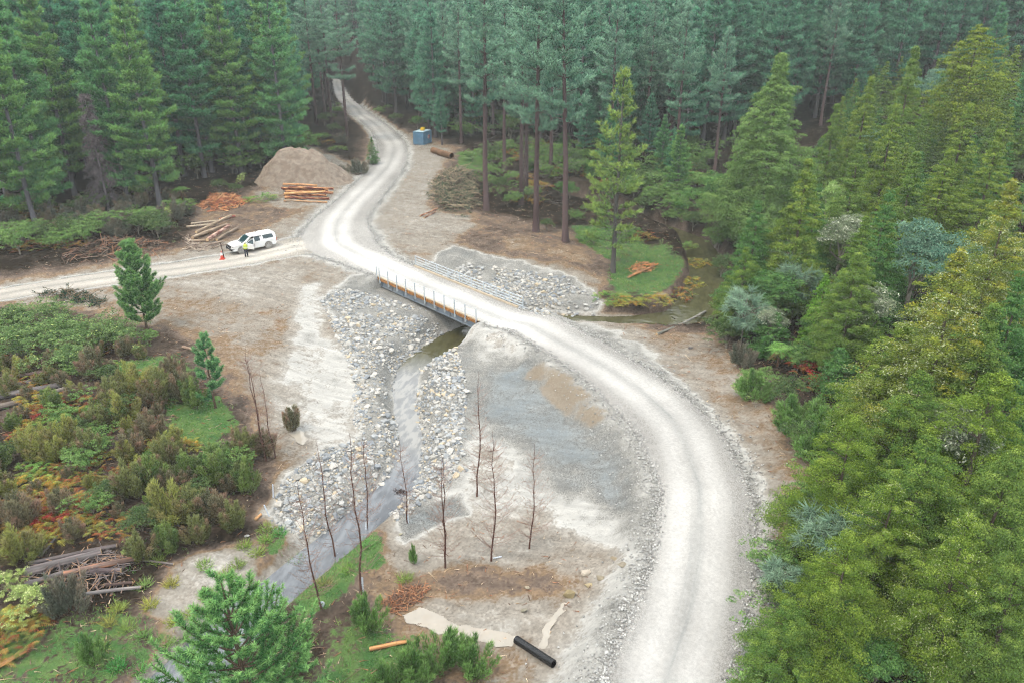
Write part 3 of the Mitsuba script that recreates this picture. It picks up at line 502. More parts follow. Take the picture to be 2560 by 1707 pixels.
def make_dead_tree(seed, h=13, R=1.7, col=(.20, .165, .19)):
    """dead grey conifer: drooping bare boughs hung with fine twigs."""
    r = np.random.default_rng(seed); t, c = Geo(), Geo(); at = trunk(t, r, h, .17, .03, (.17, .15, .16))
    for k in range(190):
        f = r.uniform(.12, 1); a = r.uniform(0, 6.283); L = R * (1.15 - f) * r.uniform(.6, 1.2) + .3; p0 = at(f * h); hd = np.array([math.cos(a), math.sin(a), 0])
        s = np.linspace(0, 1, 5); p = p0 + hd * (L * s)[:, None]; p[:, 2] += .15 * L * s - .55 * L * s ** 2; t.tube(p, np.linspace(.03, .008, 5), bark_col(r, 5, col), 3)
        m = int(16 * L) + 5; u = r.uniform(.2, 1, m); cen = np.stack([np.interp(u, s, p[:, j]) for j in range(3)], -1)
        spikes(c, r, cen, unit(hd[None] * .5 + [0, 0, -.6] + .4 * r.normal(size=(m, 3))), 3, .5, .035, .5, np.asarray(col), jit=.2, tip=1.1)
    return t, c
GROUPS = {}
def group(key, parts):
    """a kind of plant: its parts as one shapegroup to be set out as copies."""
    scene[key] = {'type': 'shapegroup', **{n: g.ply('mat_bark' if n in ('trunk', 'stem') else 'mat_leaf', smooth=n in ('trunk',)) for n, g in parts.items() if g.n}}
    GROUPS[key] = 1
_count = {}
def numbered(name):
    k = _count.get(name, 0); _count[name] = k + 1
    return name if k == 0 else f'{name}_{k:03d}'
def plant(name, kind, xy, scale=1.0, rot=0.0, label=None, category=None, grp=None, lift=0.0, tall=1.0, tilt=(0, 0), z=None):
    key = numbered(name); x, y = xy
    zz = (H(x, y) if z is None else z) + lift
    m = T().translate([x, y, zz]).rotate([0, 0, 1], rot)
    if tilt != (0, 0): m = m.rotate([1, 0, 0], tilt[0]).rotate([0, 1, 0], tilt[1])
    scene[key] = {'type': 'instance', 'to_world': m.scale([scale, scale, scale * tall]), 'group': {'type': 'ref', 'id': kind}}
    labels[key] = {'label': label, 'category': category or name.split('_')[-1]}
    if grp: labels[key]['group'] = grp
    return key

# ---------------------------------------------------------------- plants: kinds
KH = {}
def kind(key, h, parts): KH[key] = h; group(key, parts)
def two(tc): return {'trunk': tc[0], 'crown': tc[1]}
for i in range(4):
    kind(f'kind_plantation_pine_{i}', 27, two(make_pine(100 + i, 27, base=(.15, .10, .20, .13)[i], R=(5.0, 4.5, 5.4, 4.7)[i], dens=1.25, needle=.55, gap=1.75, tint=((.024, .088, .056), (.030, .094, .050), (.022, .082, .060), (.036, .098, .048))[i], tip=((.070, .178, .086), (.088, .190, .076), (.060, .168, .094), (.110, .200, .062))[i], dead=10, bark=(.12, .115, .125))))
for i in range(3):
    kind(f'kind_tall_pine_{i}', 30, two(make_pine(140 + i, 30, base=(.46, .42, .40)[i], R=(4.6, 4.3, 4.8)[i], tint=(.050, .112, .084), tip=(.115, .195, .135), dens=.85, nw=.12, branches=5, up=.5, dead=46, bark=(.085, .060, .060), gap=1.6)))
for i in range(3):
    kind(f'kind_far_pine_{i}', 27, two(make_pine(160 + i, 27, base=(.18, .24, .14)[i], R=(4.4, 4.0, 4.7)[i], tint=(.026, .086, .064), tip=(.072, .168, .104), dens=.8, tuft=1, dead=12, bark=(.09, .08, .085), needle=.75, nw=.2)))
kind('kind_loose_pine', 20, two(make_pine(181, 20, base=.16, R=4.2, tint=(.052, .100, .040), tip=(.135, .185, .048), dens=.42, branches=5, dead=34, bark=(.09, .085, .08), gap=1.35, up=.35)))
BG = ((.038, .085, .062), (.100, .165, .115)); YG = ((.046, .084, .016), (.148, .200, .036)); OL = ((.048, .090, .024), (.135, .185, .042)); GR = ((.030, .078, .026), (.085, .155, .046)); MG = ((.038, .082, .022), (.130, .182, .038)); PG = ((.055, .105, .034), (.150, .215, .070))
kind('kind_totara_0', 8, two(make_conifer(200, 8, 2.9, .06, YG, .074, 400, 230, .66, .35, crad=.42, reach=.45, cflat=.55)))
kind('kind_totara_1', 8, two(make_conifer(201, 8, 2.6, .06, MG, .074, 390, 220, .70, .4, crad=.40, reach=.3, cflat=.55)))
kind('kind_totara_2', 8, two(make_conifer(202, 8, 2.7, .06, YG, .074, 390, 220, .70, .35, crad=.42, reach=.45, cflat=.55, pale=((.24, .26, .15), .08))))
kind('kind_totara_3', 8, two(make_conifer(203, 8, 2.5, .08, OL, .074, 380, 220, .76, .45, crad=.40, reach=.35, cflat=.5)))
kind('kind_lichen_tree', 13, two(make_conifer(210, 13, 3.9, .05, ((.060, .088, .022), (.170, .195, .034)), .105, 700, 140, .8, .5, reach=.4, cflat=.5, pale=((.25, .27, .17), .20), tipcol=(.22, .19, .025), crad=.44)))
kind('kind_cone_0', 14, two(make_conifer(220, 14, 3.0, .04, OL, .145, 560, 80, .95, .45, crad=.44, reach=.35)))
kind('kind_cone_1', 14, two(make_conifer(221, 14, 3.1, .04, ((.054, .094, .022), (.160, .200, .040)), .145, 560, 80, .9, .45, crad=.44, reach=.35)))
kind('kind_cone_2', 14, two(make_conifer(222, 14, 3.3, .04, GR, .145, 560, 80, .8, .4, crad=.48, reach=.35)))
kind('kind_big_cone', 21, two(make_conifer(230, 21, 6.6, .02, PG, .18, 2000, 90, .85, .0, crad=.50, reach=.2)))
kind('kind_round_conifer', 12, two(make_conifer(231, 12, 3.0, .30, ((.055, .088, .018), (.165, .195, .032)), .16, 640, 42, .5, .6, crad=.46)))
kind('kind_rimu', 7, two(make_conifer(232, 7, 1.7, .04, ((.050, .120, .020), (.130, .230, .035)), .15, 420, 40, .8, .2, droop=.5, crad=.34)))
kind('kind_broadleaf_0', 6, two(make_broadleaf(240, 6, 2.3, GR, .17, 230, 40)))
kind('kind_broadleaf_1', 6, two(make_broadleaf(241, 6, 2.2, BG, .19, 220, 38, aspect=.35)))
kind('kind_broadleaf_2', 6, two(make_broadleaf(242, 6, 1.9, ((.085, .150, .045), (.19, .26, .09)), .17, 190, 38, pale=((.35, .38, .22), .10))))
kind('kind_pale_bush', 6, two(make_broadleaf(243, 6, 2.1, ((.07, .095, .06), (.16, .185, .12)), .15, 210, 36, pale=((.42, .42, .36), .22))))
kind('kind_rosette_tree', 4, two(make_rosettes(250, 4, 1.15, 44)))
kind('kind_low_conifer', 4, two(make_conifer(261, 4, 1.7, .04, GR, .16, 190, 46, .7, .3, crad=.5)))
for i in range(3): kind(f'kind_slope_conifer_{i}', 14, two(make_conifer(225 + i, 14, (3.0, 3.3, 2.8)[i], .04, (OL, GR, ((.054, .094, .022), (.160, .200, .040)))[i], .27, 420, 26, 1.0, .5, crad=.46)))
kind('kind_bush_0', 2.2, two(make_broadleaf(260, 2.2, 1.35, ((.026, .052, .022), (.075, .105, .042)), .11, 150, 30, stem=.3, crad=.32)))
kind('kind_bush_1', 2.2, two(make_broadleaf(261, 2.2, 1.45, ((.045, .095, .030), (.120, .185, .060)), .12, 150, 30, stem=.3, crad=.32)))
kind('kind_bush_2', 2.2, two(make_broadleaf(262, 2.2, 1.2, ((.11, .16, .05), (.24, .29, .10)), .10, 130, 30, stem=.3, crad=.30, pale=((.4, .42, .24), .2))))
kind('kind_bramble', 1.5, two(make_broadleaf(263, 1.5, 1.9, ((.045, .085, .030), (.120, .175, .070)), .125, 190, 30, lobes=9, stem=.25, crad=.36, pale=((.30, .34, .12), .06))))
for i in range(4):
    kind(f'kind_brush_{i}', 2.6, two(make_brush(270 + i, 2.6, (1.0, 1.15, .9, 1.05)[i], 17, (((.070, .085, .036), (.140, .150, .062)), ((.095, .110, .036), (.190, .200, .062)), ((.075, .080, .048), (.135, .120, .075)), ((.055, .090, .034), (.120, .165, .052)))[i], (.40, .28, .8, .15)[i])))
kind('kind_green_brush', 2.0, two(make_brush(275, 2.0, 1.15, 22, ((.050, .105, .032), (.120, .205, .062)), .06, lean=.7)))
kind('kind_grey_brush', 2.4, two(make_brush(276, 2.4, 1.3, 20, ((.060, .072, .055), (.110, .115, .090)), .25, lean=.8)))
kind('kind_young_pine_a', 8.2, two(make_young_pine(300, 8.2, 2.35, .70, per=7, dens=.9, needle=.26, nw=.042, tint=(.046, .112, .046), tip=(.110, .190, .070))))
kind('kind_young_pine_b', 5.2, two(make_young_pine(301, 5.2, 1.25, .8, per=5, open_=.2, needle=.22, nw=.045, tint=(.040, .112, .055), tip=(.100, .190, .078))))
kind('kind_young_pine_c', 6.0, two(make_young_pine(302, 6.0, 2.15, .62, per=7, dens=1.25, tint=(.044, .118, .044), tip=(.130, .232, .080), needle=.13, nw=.022)))
kind('kind_sapling_0', 7, {'trunk': make_bare(310, 7, 115)[0], 'twigs': make_bare(310, 7, 115)[1]})
kind('kind_sapling_1', 7, {'trunk': make_bare(311, 7, 85, reach=.75)[0], 'twigs': make_bare(311, 7, 85, reach=.75)[1]})
kind('kind_forked_sapling', 7, {'trunk': make_bare(312, 7, 130, fork=1)[0], 'twigs': make_bare(312, 7, 130, fork=1)[1]})
kind('kind_tree_fern', 2.6, two(make_tree_fern(320, 1.6, 1.5)))
kind('kind_rust_fern', 1, {'fronds': make_fern_bed(330, 1.5, 90)})
kind('kind_red_fern', 1, {'fronds': make_fern_bed(331, 1.4, 90, ((.17, .025, .022), (.13, .035, .025), (.15, .085, .03)))})
kind('kind_green_fern', 1, {'fronds': make_fern_bed(332, 1.3, 70, ((.07, .14, .035), (.10, .18, .05), (.13, .16, .04)))})
kind('kind_yellow_fern', 1, {'fronds': make_fern_bed(333, 1.2, 80, ((.20, .19, .04), (.22, .13, .03), (.12, .13, .04)))})
kind('kind_dead_conifer', 13, two(make_dead_tree(340, col=(.115, .098, .105))))

# ---------------------------------------------------------------- plants: where they stand
PR = np.random.default_rng(77)
def put(name, kd, xy, h, label, category='tree', wide=1.0, grp=None, rot=None, **kw):
    s = h / KH[kd] * wide
    return plant(name, kd, xy, s, PR.uniform(0, 360) if rot is None else rot, label, category, grp, tall=1 / wide, **kw)
PP = 'kind_plantation_pine_'
FRONT = [  # plantation edge left of the gravel roads, from the left border inwards
    ((-62.90, 87.87), 0, 26, 'pine at the left border of the photo with yellow-green lowest boughs'),
    ((-58.44, 90.59), 3, 26, 'leftmost pine whose pale grey trunk stands clear at the plantation edge'),
    ((-60.81, 98.11), 1, 27, 'pine just behind the leftmost clear pale trunk'),
    ((-68.40, 101.54), 3, 27, 'dense pine with bright boughs behind the leftmost clear trunk'),
    ((-68.06, 117.69), 0, 28, 'left one of two thin pale pine trunks close together in the left plantation'),
    ((-65.51, 117.76), 2, 28, 'right one of two thin pale pine trunks close together in the left plantation'),
    ((-53.03, 103.30), 1, 27, 'pine with a thin trunk close behind the dead grey conifer'),
    ((-48.59, 103.08), 3, 27, 'thick pale grey pine trunk behind the round green bush at the plantation edge'),
    ((-56.01, 113.11), 0, 28, 'pine standing between the dead grey conifer and the thick pale trunk'),
    ((-52.09, 120.90), 2, 28, 'pine in dark shade right of the thick pale trunk'),
    ((-48.75, 120.28), 0, 28, 'left trunk of the pale pair standing left of the soil heap'),
    ((-48.86, 123.87), 1, 28, 'right trunk of the pale pair standing left of the soil heap'),
    ((-44.16, 128.70), 2, 27, 'pine with low green boughs at the left foot of the soil heap'),
    ((-50.44, 140.04), 0, 29, 'pine in the shade behind the left foot of the soil heap'),
    ((-47.55, 153.56), 3, 28, 'pine with level boughs right behind the soil heap'),
    ((-48.03, 169.32), 1, 28, 'pine behind the soil heap above the tree ferns'),
    ((-49.55, 187.64), 2, 27, 'pine between the soil heap and the bend of the far road'),
    ((-50.40, 201.21), 0, 27, 'pine close to the left verge of the far road'),
]
for xy, k, h, lab in FRONT: put('pine_tree', PP + str(k), xy, h, lab)
for xy, k, lab in (((-45.07, 188.95), 0, 'high-crowned pine on the left of the far road, behind the lone verge pine'), ((-42.86, 171.42), 2, 'high-crowned pine between the soil heap and the lone verge pine'), ((-40.09, 173.63), 1, 'slim high-crowned pine just left of the lone verge pine'), ((-47.27, 202.10), 2, 'thin high-crowned pine where the far road enters the forest')): put('pine_tree', f'kind_tall_pine_{k}', xy, 28, lab)
put('pine_tree', 'kind_tall_pine_1', (-33.23, 156.43), 27, 'lone pine with a dark straight trunk on the left verge of the far road')
MID = [((-3.48, 102.65), 0, 31, 'tall pine with a red-brown bare trunk beside the cut branches, nearest to the steel pipe'),
       ((1.31, 106.79), 1, 30, 'slim tall pine just left of the trunk with the white sawn scar'),
       ((2.06, 111.17), 2, 29, 'thin pine behind the pair of trunks in the middle'),
       ((3.02, 92.79), 2, 32, 'tall pine whose bare trunk carries a white sawn scar'),
       ((6.50, 88.84), 0, 31, 'tall leaning pine with dead side branches at the edge of the orange soil')]
for xy, k, h, lab in MID: put('pine_tree', f'kind_tall_pine_{k}', xy, h, lab, tilt=(0, 3.0) if 'leaning' in lab else (0, 0))
put('pine_tree', 'kind_loose_pine', (11.37, 80.99), 21.5, 'loose yellow-green pine standing alone at the edge of the grass by the stream', wide=1.0)
MID2 = [((26.53, 124.32), 1, 26, 'thin dark pine right of the loose yellow-green pine'), ((-1.17, 127.40), 0, 27, 'tall pine left of the slim trunk, beyond the cut branches'), ((6.47, 126.84), 2, 28, 'tall pine standing between the scarred trunk and the leaning trunk, further back'), ((16.87, 131.89), 1, 27, 'tall pine beyond the pool right of the leaning trunk'),
        ((24.19, 140.19), 0, 27, 'tall pine above the pool behind the loose yellow-green pine'), ((-9.94, 152.11), 1, 27, 'tall pine right behind the rusty steel pipe'), ((35.07, 145.05), 2, 25, 'tall thin pine left of the big pointed conifer'), ((32.75, 123.17), 0, 22, 'shorter pine at the left foot of the big pointed conifer')]
for xy, k, h, lab in MID2: put('pine_tree', f'kind_tall_pine_{k}', xy, h, lab)
put('dead_tree', 'kind_dead_conifer', (-54.36, 100.45), 15, 'dead grey conifer hung with bare twigs in front of the plantation')
# plantation behind: set out at forestry spacing
taken = [np.array(m['to_world'].matrix)[:2, 3] for k, m in scene.items() if m.get('type') == 'instance']
def left_of_road(x, y):
    i = np.argmin(np.abs(main_line[:, 1] - y)); return x < main_line[i, 0]
fill = []
for gy in np.arange(98, 236, 5.3):
    for gx in np.arange(-150, 125, 5.6):
        x, y = gx + PR.uniform(-2.2, 2.2), gy + PR.uniform(-2.0, 2.0)
        if abs(x) > .72 * y + 12: continue
        d = np.min(np.hypot(main_line[:, 0] - x, main_line[:, 1] - y)); ds = np.min(np.hypot(side_line[:, 0] - x, side_line[:, 1] - y))
        if d < (6.5 if y < 140 else 8.5 if left_of_road(x, y) else 5.5) or ds < 9: continue
        lf = left_of_road(x, y) if y < 250 else x < -55
        if lf:
            if y < 100 + .12 * max(0, x + 75) and x > -75: continue
            if x > -.275 * y and y < 205: continue                 # open sight along the far road
            if x > -62 and y < 113 + .45 * (x + 62): continue      # clearing with the heap and log stacks
        else:
            if x < 42 - .0 * y and y < 150 - .5 * max(0, x + 5) + 0: continue
            if x < 5 and y < 158: continue
            if x >= 18 and y < 128 + .35 * (x - 18): continue
        if min(np.hypot(t[0] - x, t[1] - y) for t in taken + [f[:2] for f in fill] + [(1e9, 1e9)]) < 3.6: continue
        fill.append((x, y, lf))
for gy in np.arange(238, 345, 10):
    for gx in np.arange(-125, 5, 9): fill.append((gx + PR.uniform(-2.5, 2.5), gy + PR.uniform(-2.5, 2.5), True))
fill = [f for f in fill if np.min(np.hypot(main_line[:, 0] - f[0], main_line[:, 1] - f[1])) > 6.5]
fill.sort(key=lambda f: np.hypot(f[0], f[1]))
for n, (x, y, lf) in enumerate(fill):
    far = np.hypot(x, y) > 160
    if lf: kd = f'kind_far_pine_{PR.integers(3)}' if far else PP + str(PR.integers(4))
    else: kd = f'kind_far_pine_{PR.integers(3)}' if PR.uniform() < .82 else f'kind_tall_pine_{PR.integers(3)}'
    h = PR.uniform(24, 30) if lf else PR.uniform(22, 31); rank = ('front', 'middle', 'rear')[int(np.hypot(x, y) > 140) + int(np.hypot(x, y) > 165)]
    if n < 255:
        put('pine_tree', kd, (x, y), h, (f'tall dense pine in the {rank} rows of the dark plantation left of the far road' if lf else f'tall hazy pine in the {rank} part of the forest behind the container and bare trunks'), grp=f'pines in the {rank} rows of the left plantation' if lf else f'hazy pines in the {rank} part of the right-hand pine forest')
    else:
        s = h / KH[kd]; key = f'far_pine_forest__{n:03d}'
        scene[key] = {'type': 'instance', 'to_world': T().translate([x, y, H(x, y)]).rotate([0, 0, 1], PR.uniform(0, 360)).scale([s, s, s]), 'group': {'type': 'ref', 'id': kd}}
        labels['far_pine_forest'] = {'label': 'far-off pine forest fading into haze along the top of the photo', 'category': 'forest', 'kind': 'stuff'}
print('fill pines', len(fill))
# native bush on the right
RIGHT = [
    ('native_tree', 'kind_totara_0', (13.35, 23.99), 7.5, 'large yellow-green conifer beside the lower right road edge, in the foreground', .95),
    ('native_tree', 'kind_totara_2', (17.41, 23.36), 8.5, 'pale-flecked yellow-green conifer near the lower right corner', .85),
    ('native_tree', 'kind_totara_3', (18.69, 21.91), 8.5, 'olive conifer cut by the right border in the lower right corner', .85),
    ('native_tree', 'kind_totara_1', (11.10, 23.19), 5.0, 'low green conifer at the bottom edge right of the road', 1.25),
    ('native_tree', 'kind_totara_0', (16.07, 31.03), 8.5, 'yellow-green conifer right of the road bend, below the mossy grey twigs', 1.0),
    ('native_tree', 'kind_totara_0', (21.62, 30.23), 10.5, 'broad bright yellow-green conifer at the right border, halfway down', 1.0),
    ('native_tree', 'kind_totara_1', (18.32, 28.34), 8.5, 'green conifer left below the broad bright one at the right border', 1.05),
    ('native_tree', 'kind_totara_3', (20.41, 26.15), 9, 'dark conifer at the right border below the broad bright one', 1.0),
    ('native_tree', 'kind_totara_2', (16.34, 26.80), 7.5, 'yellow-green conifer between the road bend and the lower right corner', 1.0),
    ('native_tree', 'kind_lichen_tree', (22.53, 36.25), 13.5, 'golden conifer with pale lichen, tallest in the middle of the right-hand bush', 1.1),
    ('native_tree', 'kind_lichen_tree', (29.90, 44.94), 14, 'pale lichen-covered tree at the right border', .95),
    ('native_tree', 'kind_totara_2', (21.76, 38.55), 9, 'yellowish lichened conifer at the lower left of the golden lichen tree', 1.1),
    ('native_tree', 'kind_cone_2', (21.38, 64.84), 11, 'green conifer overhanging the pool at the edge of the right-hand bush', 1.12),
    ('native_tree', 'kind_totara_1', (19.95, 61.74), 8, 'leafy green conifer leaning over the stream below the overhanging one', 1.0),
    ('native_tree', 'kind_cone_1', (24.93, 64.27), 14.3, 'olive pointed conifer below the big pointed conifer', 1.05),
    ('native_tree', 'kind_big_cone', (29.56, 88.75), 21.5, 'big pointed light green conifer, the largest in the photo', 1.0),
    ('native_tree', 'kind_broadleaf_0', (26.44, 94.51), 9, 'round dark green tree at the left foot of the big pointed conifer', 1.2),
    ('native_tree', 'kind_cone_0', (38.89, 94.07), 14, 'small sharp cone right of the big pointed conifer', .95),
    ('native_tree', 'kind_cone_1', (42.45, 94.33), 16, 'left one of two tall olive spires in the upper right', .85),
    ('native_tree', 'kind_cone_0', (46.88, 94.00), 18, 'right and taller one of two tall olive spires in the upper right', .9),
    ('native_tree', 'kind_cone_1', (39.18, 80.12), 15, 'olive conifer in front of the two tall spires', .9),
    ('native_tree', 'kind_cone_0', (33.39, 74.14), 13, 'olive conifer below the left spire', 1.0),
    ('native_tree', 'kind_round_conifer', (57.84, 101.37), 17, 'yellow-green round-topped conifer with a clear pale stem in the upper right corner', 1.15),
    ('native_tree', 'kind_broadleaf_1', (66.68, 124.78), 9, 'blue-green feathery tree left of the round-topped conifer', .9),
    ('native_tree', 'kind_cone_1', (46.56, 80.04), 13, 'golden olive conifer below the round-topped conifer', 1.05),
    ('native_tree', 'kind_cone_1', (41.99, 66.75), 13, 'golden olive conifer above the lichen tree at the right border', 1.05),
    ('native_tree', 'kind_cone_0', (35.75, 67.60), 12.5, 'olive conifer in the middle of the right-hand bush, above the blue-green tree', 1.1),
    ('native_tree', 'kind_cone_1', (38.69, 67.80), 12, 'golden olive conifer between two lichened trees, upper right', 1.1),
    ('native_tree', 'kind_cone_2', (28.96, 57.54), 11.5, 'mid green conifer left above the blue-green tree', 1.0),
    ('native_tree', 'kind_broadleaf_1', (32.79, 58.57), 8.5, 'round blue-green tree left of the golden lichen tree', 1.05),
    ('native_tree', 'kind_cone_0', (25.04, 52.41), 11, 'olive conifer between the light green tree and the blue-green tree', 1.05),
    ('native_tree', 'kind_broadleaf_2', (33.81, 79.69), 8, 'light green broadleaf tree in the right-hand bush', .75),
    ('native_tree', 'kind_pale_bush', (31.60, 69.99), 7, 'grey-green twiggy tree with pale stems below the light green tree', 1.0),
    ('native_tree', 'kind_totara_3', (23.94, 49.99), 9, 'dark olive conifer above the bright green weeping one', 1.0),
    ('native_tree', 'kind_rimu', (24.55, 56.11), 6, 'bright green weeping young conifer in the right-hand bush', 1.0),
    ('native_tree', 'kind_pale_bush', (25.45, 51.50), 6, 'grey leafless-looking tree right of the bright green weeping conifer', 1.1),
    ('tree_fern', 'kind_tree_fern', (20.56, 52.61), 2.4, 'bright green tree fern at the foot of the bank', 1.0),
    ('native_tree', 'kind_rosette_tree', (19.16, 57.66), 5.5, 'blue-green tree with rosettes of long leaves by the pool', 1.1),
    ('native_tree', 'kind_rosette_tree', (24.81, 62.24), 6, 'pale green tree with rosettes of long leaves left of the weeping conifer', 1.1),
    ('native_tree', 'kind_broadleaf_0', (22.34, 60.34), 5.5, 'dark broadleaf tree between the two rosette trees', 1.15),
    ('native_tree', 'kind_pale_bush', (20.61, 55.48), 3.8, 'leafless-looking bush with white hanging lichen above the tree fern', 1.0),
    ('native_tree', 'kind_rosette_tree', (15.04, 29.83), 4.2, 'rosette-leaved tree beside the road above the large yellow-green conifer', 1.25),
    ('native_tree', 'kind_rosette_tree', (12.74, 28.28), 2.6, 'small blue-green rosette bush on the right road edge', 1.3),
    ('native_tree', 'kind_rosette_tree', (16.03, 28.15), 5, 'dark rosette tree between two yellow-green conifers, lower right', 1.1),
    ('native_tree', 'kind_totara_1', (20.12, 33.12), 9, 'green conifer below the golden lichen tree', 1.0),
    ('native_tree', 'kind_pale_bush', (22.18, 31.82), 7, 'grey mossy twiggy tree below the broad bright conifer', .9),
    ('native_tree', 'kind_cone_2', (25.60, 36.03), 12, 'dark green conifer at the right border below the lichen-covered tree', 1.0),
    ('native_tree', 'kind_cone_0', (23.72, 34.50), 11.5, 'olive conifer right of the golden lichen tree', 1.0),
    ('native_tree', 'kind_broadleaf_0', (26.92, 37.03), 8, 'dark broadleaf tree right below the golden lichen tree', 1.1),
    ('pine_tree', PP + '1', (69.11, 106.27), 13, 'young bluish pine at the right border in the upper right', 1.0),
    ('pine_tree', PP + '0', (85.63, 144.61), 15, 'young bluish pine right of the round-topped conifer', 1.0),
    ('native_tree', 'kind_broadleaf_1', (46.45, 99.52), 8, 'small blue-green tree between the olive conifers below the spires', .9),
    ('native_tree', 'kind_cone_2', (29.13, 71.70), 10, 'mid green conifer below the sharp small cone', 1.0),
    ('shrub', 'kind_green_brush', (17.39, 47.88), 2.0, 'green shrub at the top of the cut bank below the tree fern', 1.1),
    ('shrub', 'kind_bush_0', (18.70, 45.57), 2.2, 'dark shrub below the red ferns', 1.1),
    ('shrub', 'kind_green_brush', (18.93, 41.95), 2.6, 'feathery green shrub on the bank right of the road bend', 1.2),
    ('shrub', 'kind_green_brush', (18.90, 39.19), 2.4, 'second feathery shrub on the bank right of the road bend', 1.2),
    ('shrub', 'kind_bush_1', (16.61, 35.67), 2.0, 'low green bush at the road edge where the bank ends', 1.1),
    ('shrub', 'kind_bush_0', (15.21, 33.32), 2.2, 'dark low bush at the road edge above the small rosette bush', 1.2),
    ('shrub', 'kind_bush_1', (13.51, 30.85), 2.2, 'leafy green bush at the road edge beside the large yellow-green conifer', 1.2),
    ('shrub', 'kind_bush_0', (12.61, 27.77), 1.6, 'dark bush touching the lower right road edge', 1.3),
    ('shrub', 'kind_bush_1', (11.41, 25.21), 1.6, 'bright bush touching the road edge near the bottom', 1.4),
    ('shrub', 'kind_bush_0', (18.28, 58.64), 2.2, 'dark bush at the brink of the cut bank nearest the pool', 'shrub', 1.2), ('shrub', 'kind_grey_brush', (18.10, 53.37), 2.0, 'grey brush at the brink of the cut bank left of the tree fern', 'shrub', 1.0), ('shrub', 'kind_bush_1', (18.31, 48.60), 1.6, 'low green bush on the brink below the tree fern', 'shrub', 1.2), ('shrub', 'kind_green_brush', (18.50, 43.13), 2.2, 'feathery shrub on the brink below the red ferns', 'shrub', 1.0), ('shrub', 'kind_bush_0', (18.56, 40.82), 1.8, 'dark bush at the lower end of the brink', 'shrub', 1.2),
    ('shrub', 'kind_bush_2', (16.80, 48.63), 1.2, 'pale yellow bush at the brink of the cut bank', 1.0),
]
for name, kd, xy, h, lab, *wide in RIGHT: put(name, kd, xy, h, lab, 'tree' if 'tree' in name else 'shrub', wide[-1])
for xy, kd, lab in (((22.27, 50.73), 'kind_red_fern', 'dark red fern clump left of the pair under the weeping conifer'), ((24.40, 51.70), 'kind_red_fern', 'dark red fern clump under the golden lichen tree'), ((22.41, 47.71), 'kind_red_fern', 'red and rust fern clump on the bank below the other red ones'), ((24.39, 49.27), 'kind_rust_fern', 'rust-brown fern clump beside the dark red clumps'), ((31.79, 69.94), 'kind_red_fern', 'dark red fern patch behind the weeping conifer'), ((20.97, 43.79), 'kind_green_fern', 'green fern clump among the feathery shrubs')):
    put('fern', kd, xy, 1.15, lab, 'fern')
# undergrowth that closes the floor of the right-hand bush
BRINK = np.array([(8.91, 20.86), (10.31, 23.64), (11.95, 27.91), (13.85, 31.97), (16.78, 36.70), (18.86, 40.31), (18.79, 45.79), (18.28, 52.83), (19.28, 58.09), (21.80, 65.32)])
for gy in np.arange(18, 125, 3.2):
    for gx in np.arange(12, 78, 3.2):
        x, y = gx + PR.uniform(-1.3, 1.3), gy + PR.uniform(-1.3, 1.3)
        edge = np.min(np.hypot(main_line[:, 0] - x, main_line[:, 1] - y)); ds = np.min(np.hypot(stream_line[:, 0] - x, stream_line[:, 1] - y))
        if y < BRINK[-1, 1] and x < np.interp(y, BRINK[:, 1], BRINK[:, 0]) + .9 or edge < 4 or ds < 3.6 or x > .70 * y + 8 or y > 60 + 1.9 * (x - 14) and y > 62: continue
        if x < 26.5 and y > 62: continue
        kd = ('kind_bush_0', 'kind_bush_1', 'kind_broadleaf_0', 'kind_low_conifer')[PR.choice(4, p=[.36, .24, .12, .28])]
        put('undergrowth_bush', kd, (x, y), PR.uniform(1.3, 2.5) if 'bush' in kd else PR.uniform(2.2, 3.6), {'kind_bush_0': 'low dark-leaved bush', 'kind_bush_1': 'low bright green bush', 'kind_broadleaf_0': 'small round broadleaf tree', 'kind_low_conifer': 'small pointed green conifer'}[kd] + (' between the near trees of the right-hand native forest' if y < 45 else ' between the middle and far trees of the right-hand native forest'), 'shrub', 1.15, grp=kd[5:].replace('_', ' ') + (' near' if y < 45 else ' far') + ' undergrowth in the right-hand forest')
# more of the native forest on the rising ground behind
for gy in np.arange(84, 160, 6.2):
    for gx in np.arange(28, 105, 6.0):
        x, y = gx + PR.uniform(-2.4, 2.4), gy + PR.uniform(-2.4, 2.4)
        if x > .72 * y + 6 or y > 128 + .35 * (x - 18) + 14 or np.hypot(x - 30, y - 88.5) < 7 or x < 34 + .45 * (y - 84): continue
        put('bush_conifer', f'kind_slope_conifer_{PR.integers(3)}', (x, y), PR.uniform(6, 11), 'conical olive-green tree in the crowded native forest on the upper right slope', 'tree', PR.uniform(.9, 1.2), grp='native trees crowding the upper right slope')
